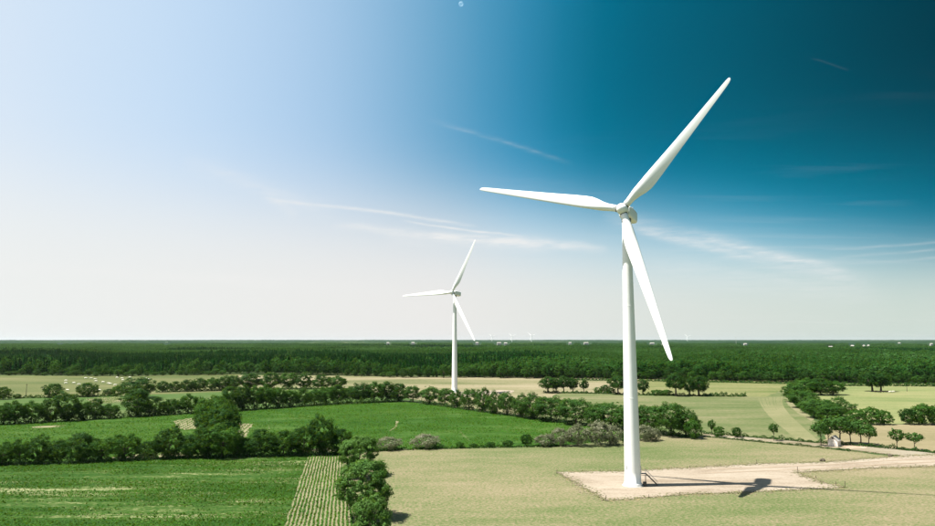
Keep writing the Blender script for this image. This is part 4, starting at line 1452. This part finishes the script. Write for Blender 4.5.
# pale hut by the lane
def gable_house(name, loc, L, W, H, rise, rz, wall, roof, label, cat='building', windows=(), over=.25, group=None):
    root = empty(name, loc, rz)
    bm = bmesh.new()
    pts = [(-W / 2, 0), (W / 2, 0), (W / 2, H), (0, H + rise), (-W / 2, H)]
    a = [bm.verts.new((x, -L / 2, z)) for x, z in pts]
    b = [bm.verts.new((x, L / 2, z)) for x, z in pts]
    bm.faces.new(a)
    bm.faces.new(b[::-1])
    for k in range(5):
        bm.faces.new((a[k], b[k], b[(k + 1) % 5], a[(k + 1) % 5]))
    bm_obj('wall', bm, wall, root)
    bm = bmesh.new()
    sl = math.hypot(W / 2, rise)
    an = math.atan2(rise, W / 2)
    for s in (-1, 1):
        rr = Matrix.Rotation(s * an, 3, 'Y')
        add_box(bm, Vector((s * (W / 4 + .08), 0, H + rise / 2 + .07)), (sl + over, L + 2 * over, .12), rr)
    bm_obj('roof', bm, roof, root)
    for (x, z, w, h) in windows:
        bm = bmesh.new()
        add_box(bm, (x, -L / 2 - .02, z), (w, .10, h))
        bm_obj('window' if h < 1.6 else 'door', bm, M['dark_hole'], root)
    return tag(root, label, cat, group)


p = at(834.5, 446)
gable_house('hut', (p.x, p.y, 0.05), 3.6, 3.6, 2.1, 1.8, R(-45), M['pink_wall'], M['roof'], 'small pale gabled hut under the lane trees', windows=((0, 3.2, .7, .6),))

for (u0, v0, w, k) in FAR_SHEDS:
    # far farm buildings standing clear of the canopy; distance from where their foot would be
    d = CAM_H * 700.0 / (v0 + 2.2 - 340.0)
    d = min(d, 5400)
    dirv = px_dir(u0, 341)
    hh = CAM_H * (1 - (v0 - 341.2) * d / 700 / CAM_H) if False else None
    ztop = CAM_H - (v0 - 1.4 - 340) * d / 700.0
    ztop = max(9.0, min(26.0, ztop))
    W = w * .5 * d / 700.0
    rt = 0 if k % 3 else R(10)
    gable_house('farm_building', (dirv.x / dirv.y * d, d, 0), W, max(10, W * .35), ztop - 4, 4.0, R(90) + rt, M['white_wall'], M['roof'],
                'white farm building showing above the distant woods', windows=(), group='distant farm buildings', over=.6)

# slim mast on the horizon
p = px_dir(736, 341)
d = 4200
bm = bmesh.new()
add_tube(bm, [(0, 0, 0), (0, 0, 62)], [1.0, .7], 8)
o = bm_obj('radio_mast', bm, M['white_wall'])
o.location = (p.x / p.y * d, d, 0)
tag(o, 'slim pale mast rising from the distant woods', 'mast')

# half moon in the daylight sky
mm, t = material('moon_surface')
out = t.n('ShaderNodeOutputMaterial')
n = t.noise(t.n('ShaderNodeTexCoord').outputs['Object'], 0.006, 4)
col = t.ramp(n, [(.35, C3(.07, .08, .09)), (.65, C3(.16, .17, .18))])
df = t.n('ShaderNodeBsdfDiffuse', ins={'Color': col})
tr = t.n('ShaderNodeBsdfTransparent')
ad = t.n('ShaderNodeAddShader')
t.link(df.outputs[0], ad.inputs[0])
t.link(tr.outputs[0], ad.inputs[1])
t.link(ad.outputs[0], out.inputs[0])
bm = bmesh.new()
bmesh.ops.create_uvsphere(bm, u_segments=32, v_segments=20, radius=32500 * .0032)
o = bm_obj('moon', bm, mm, None, True)
o.location = Vector((0, 0, CAM_H)) + px_dir(461, 4).normalized() * 32500
tag(o, 'pale half moon high in the daytime sky', 'moon')

# air: one even volume round the whole scene, lower than the sky
bm = bmesh.new()
add_box(bm, (0, 0, 72.0), (68000, 68000, 150.0))
hm, t = material('haze_air')
out = t.n('ShaderNodeOutputMaterial')
pv = t.n('ShaderNodeVolumePrincipled', ins={'Color': (0.80, 0.90, 0.95, 1), 'Density': 1.1e-5, 'Anisotropy': 0.3})
t.link(pv.outputs[0], out.inputs['Volume'])
tag(bm_obj('haze', bm, hm), kind='stuff')
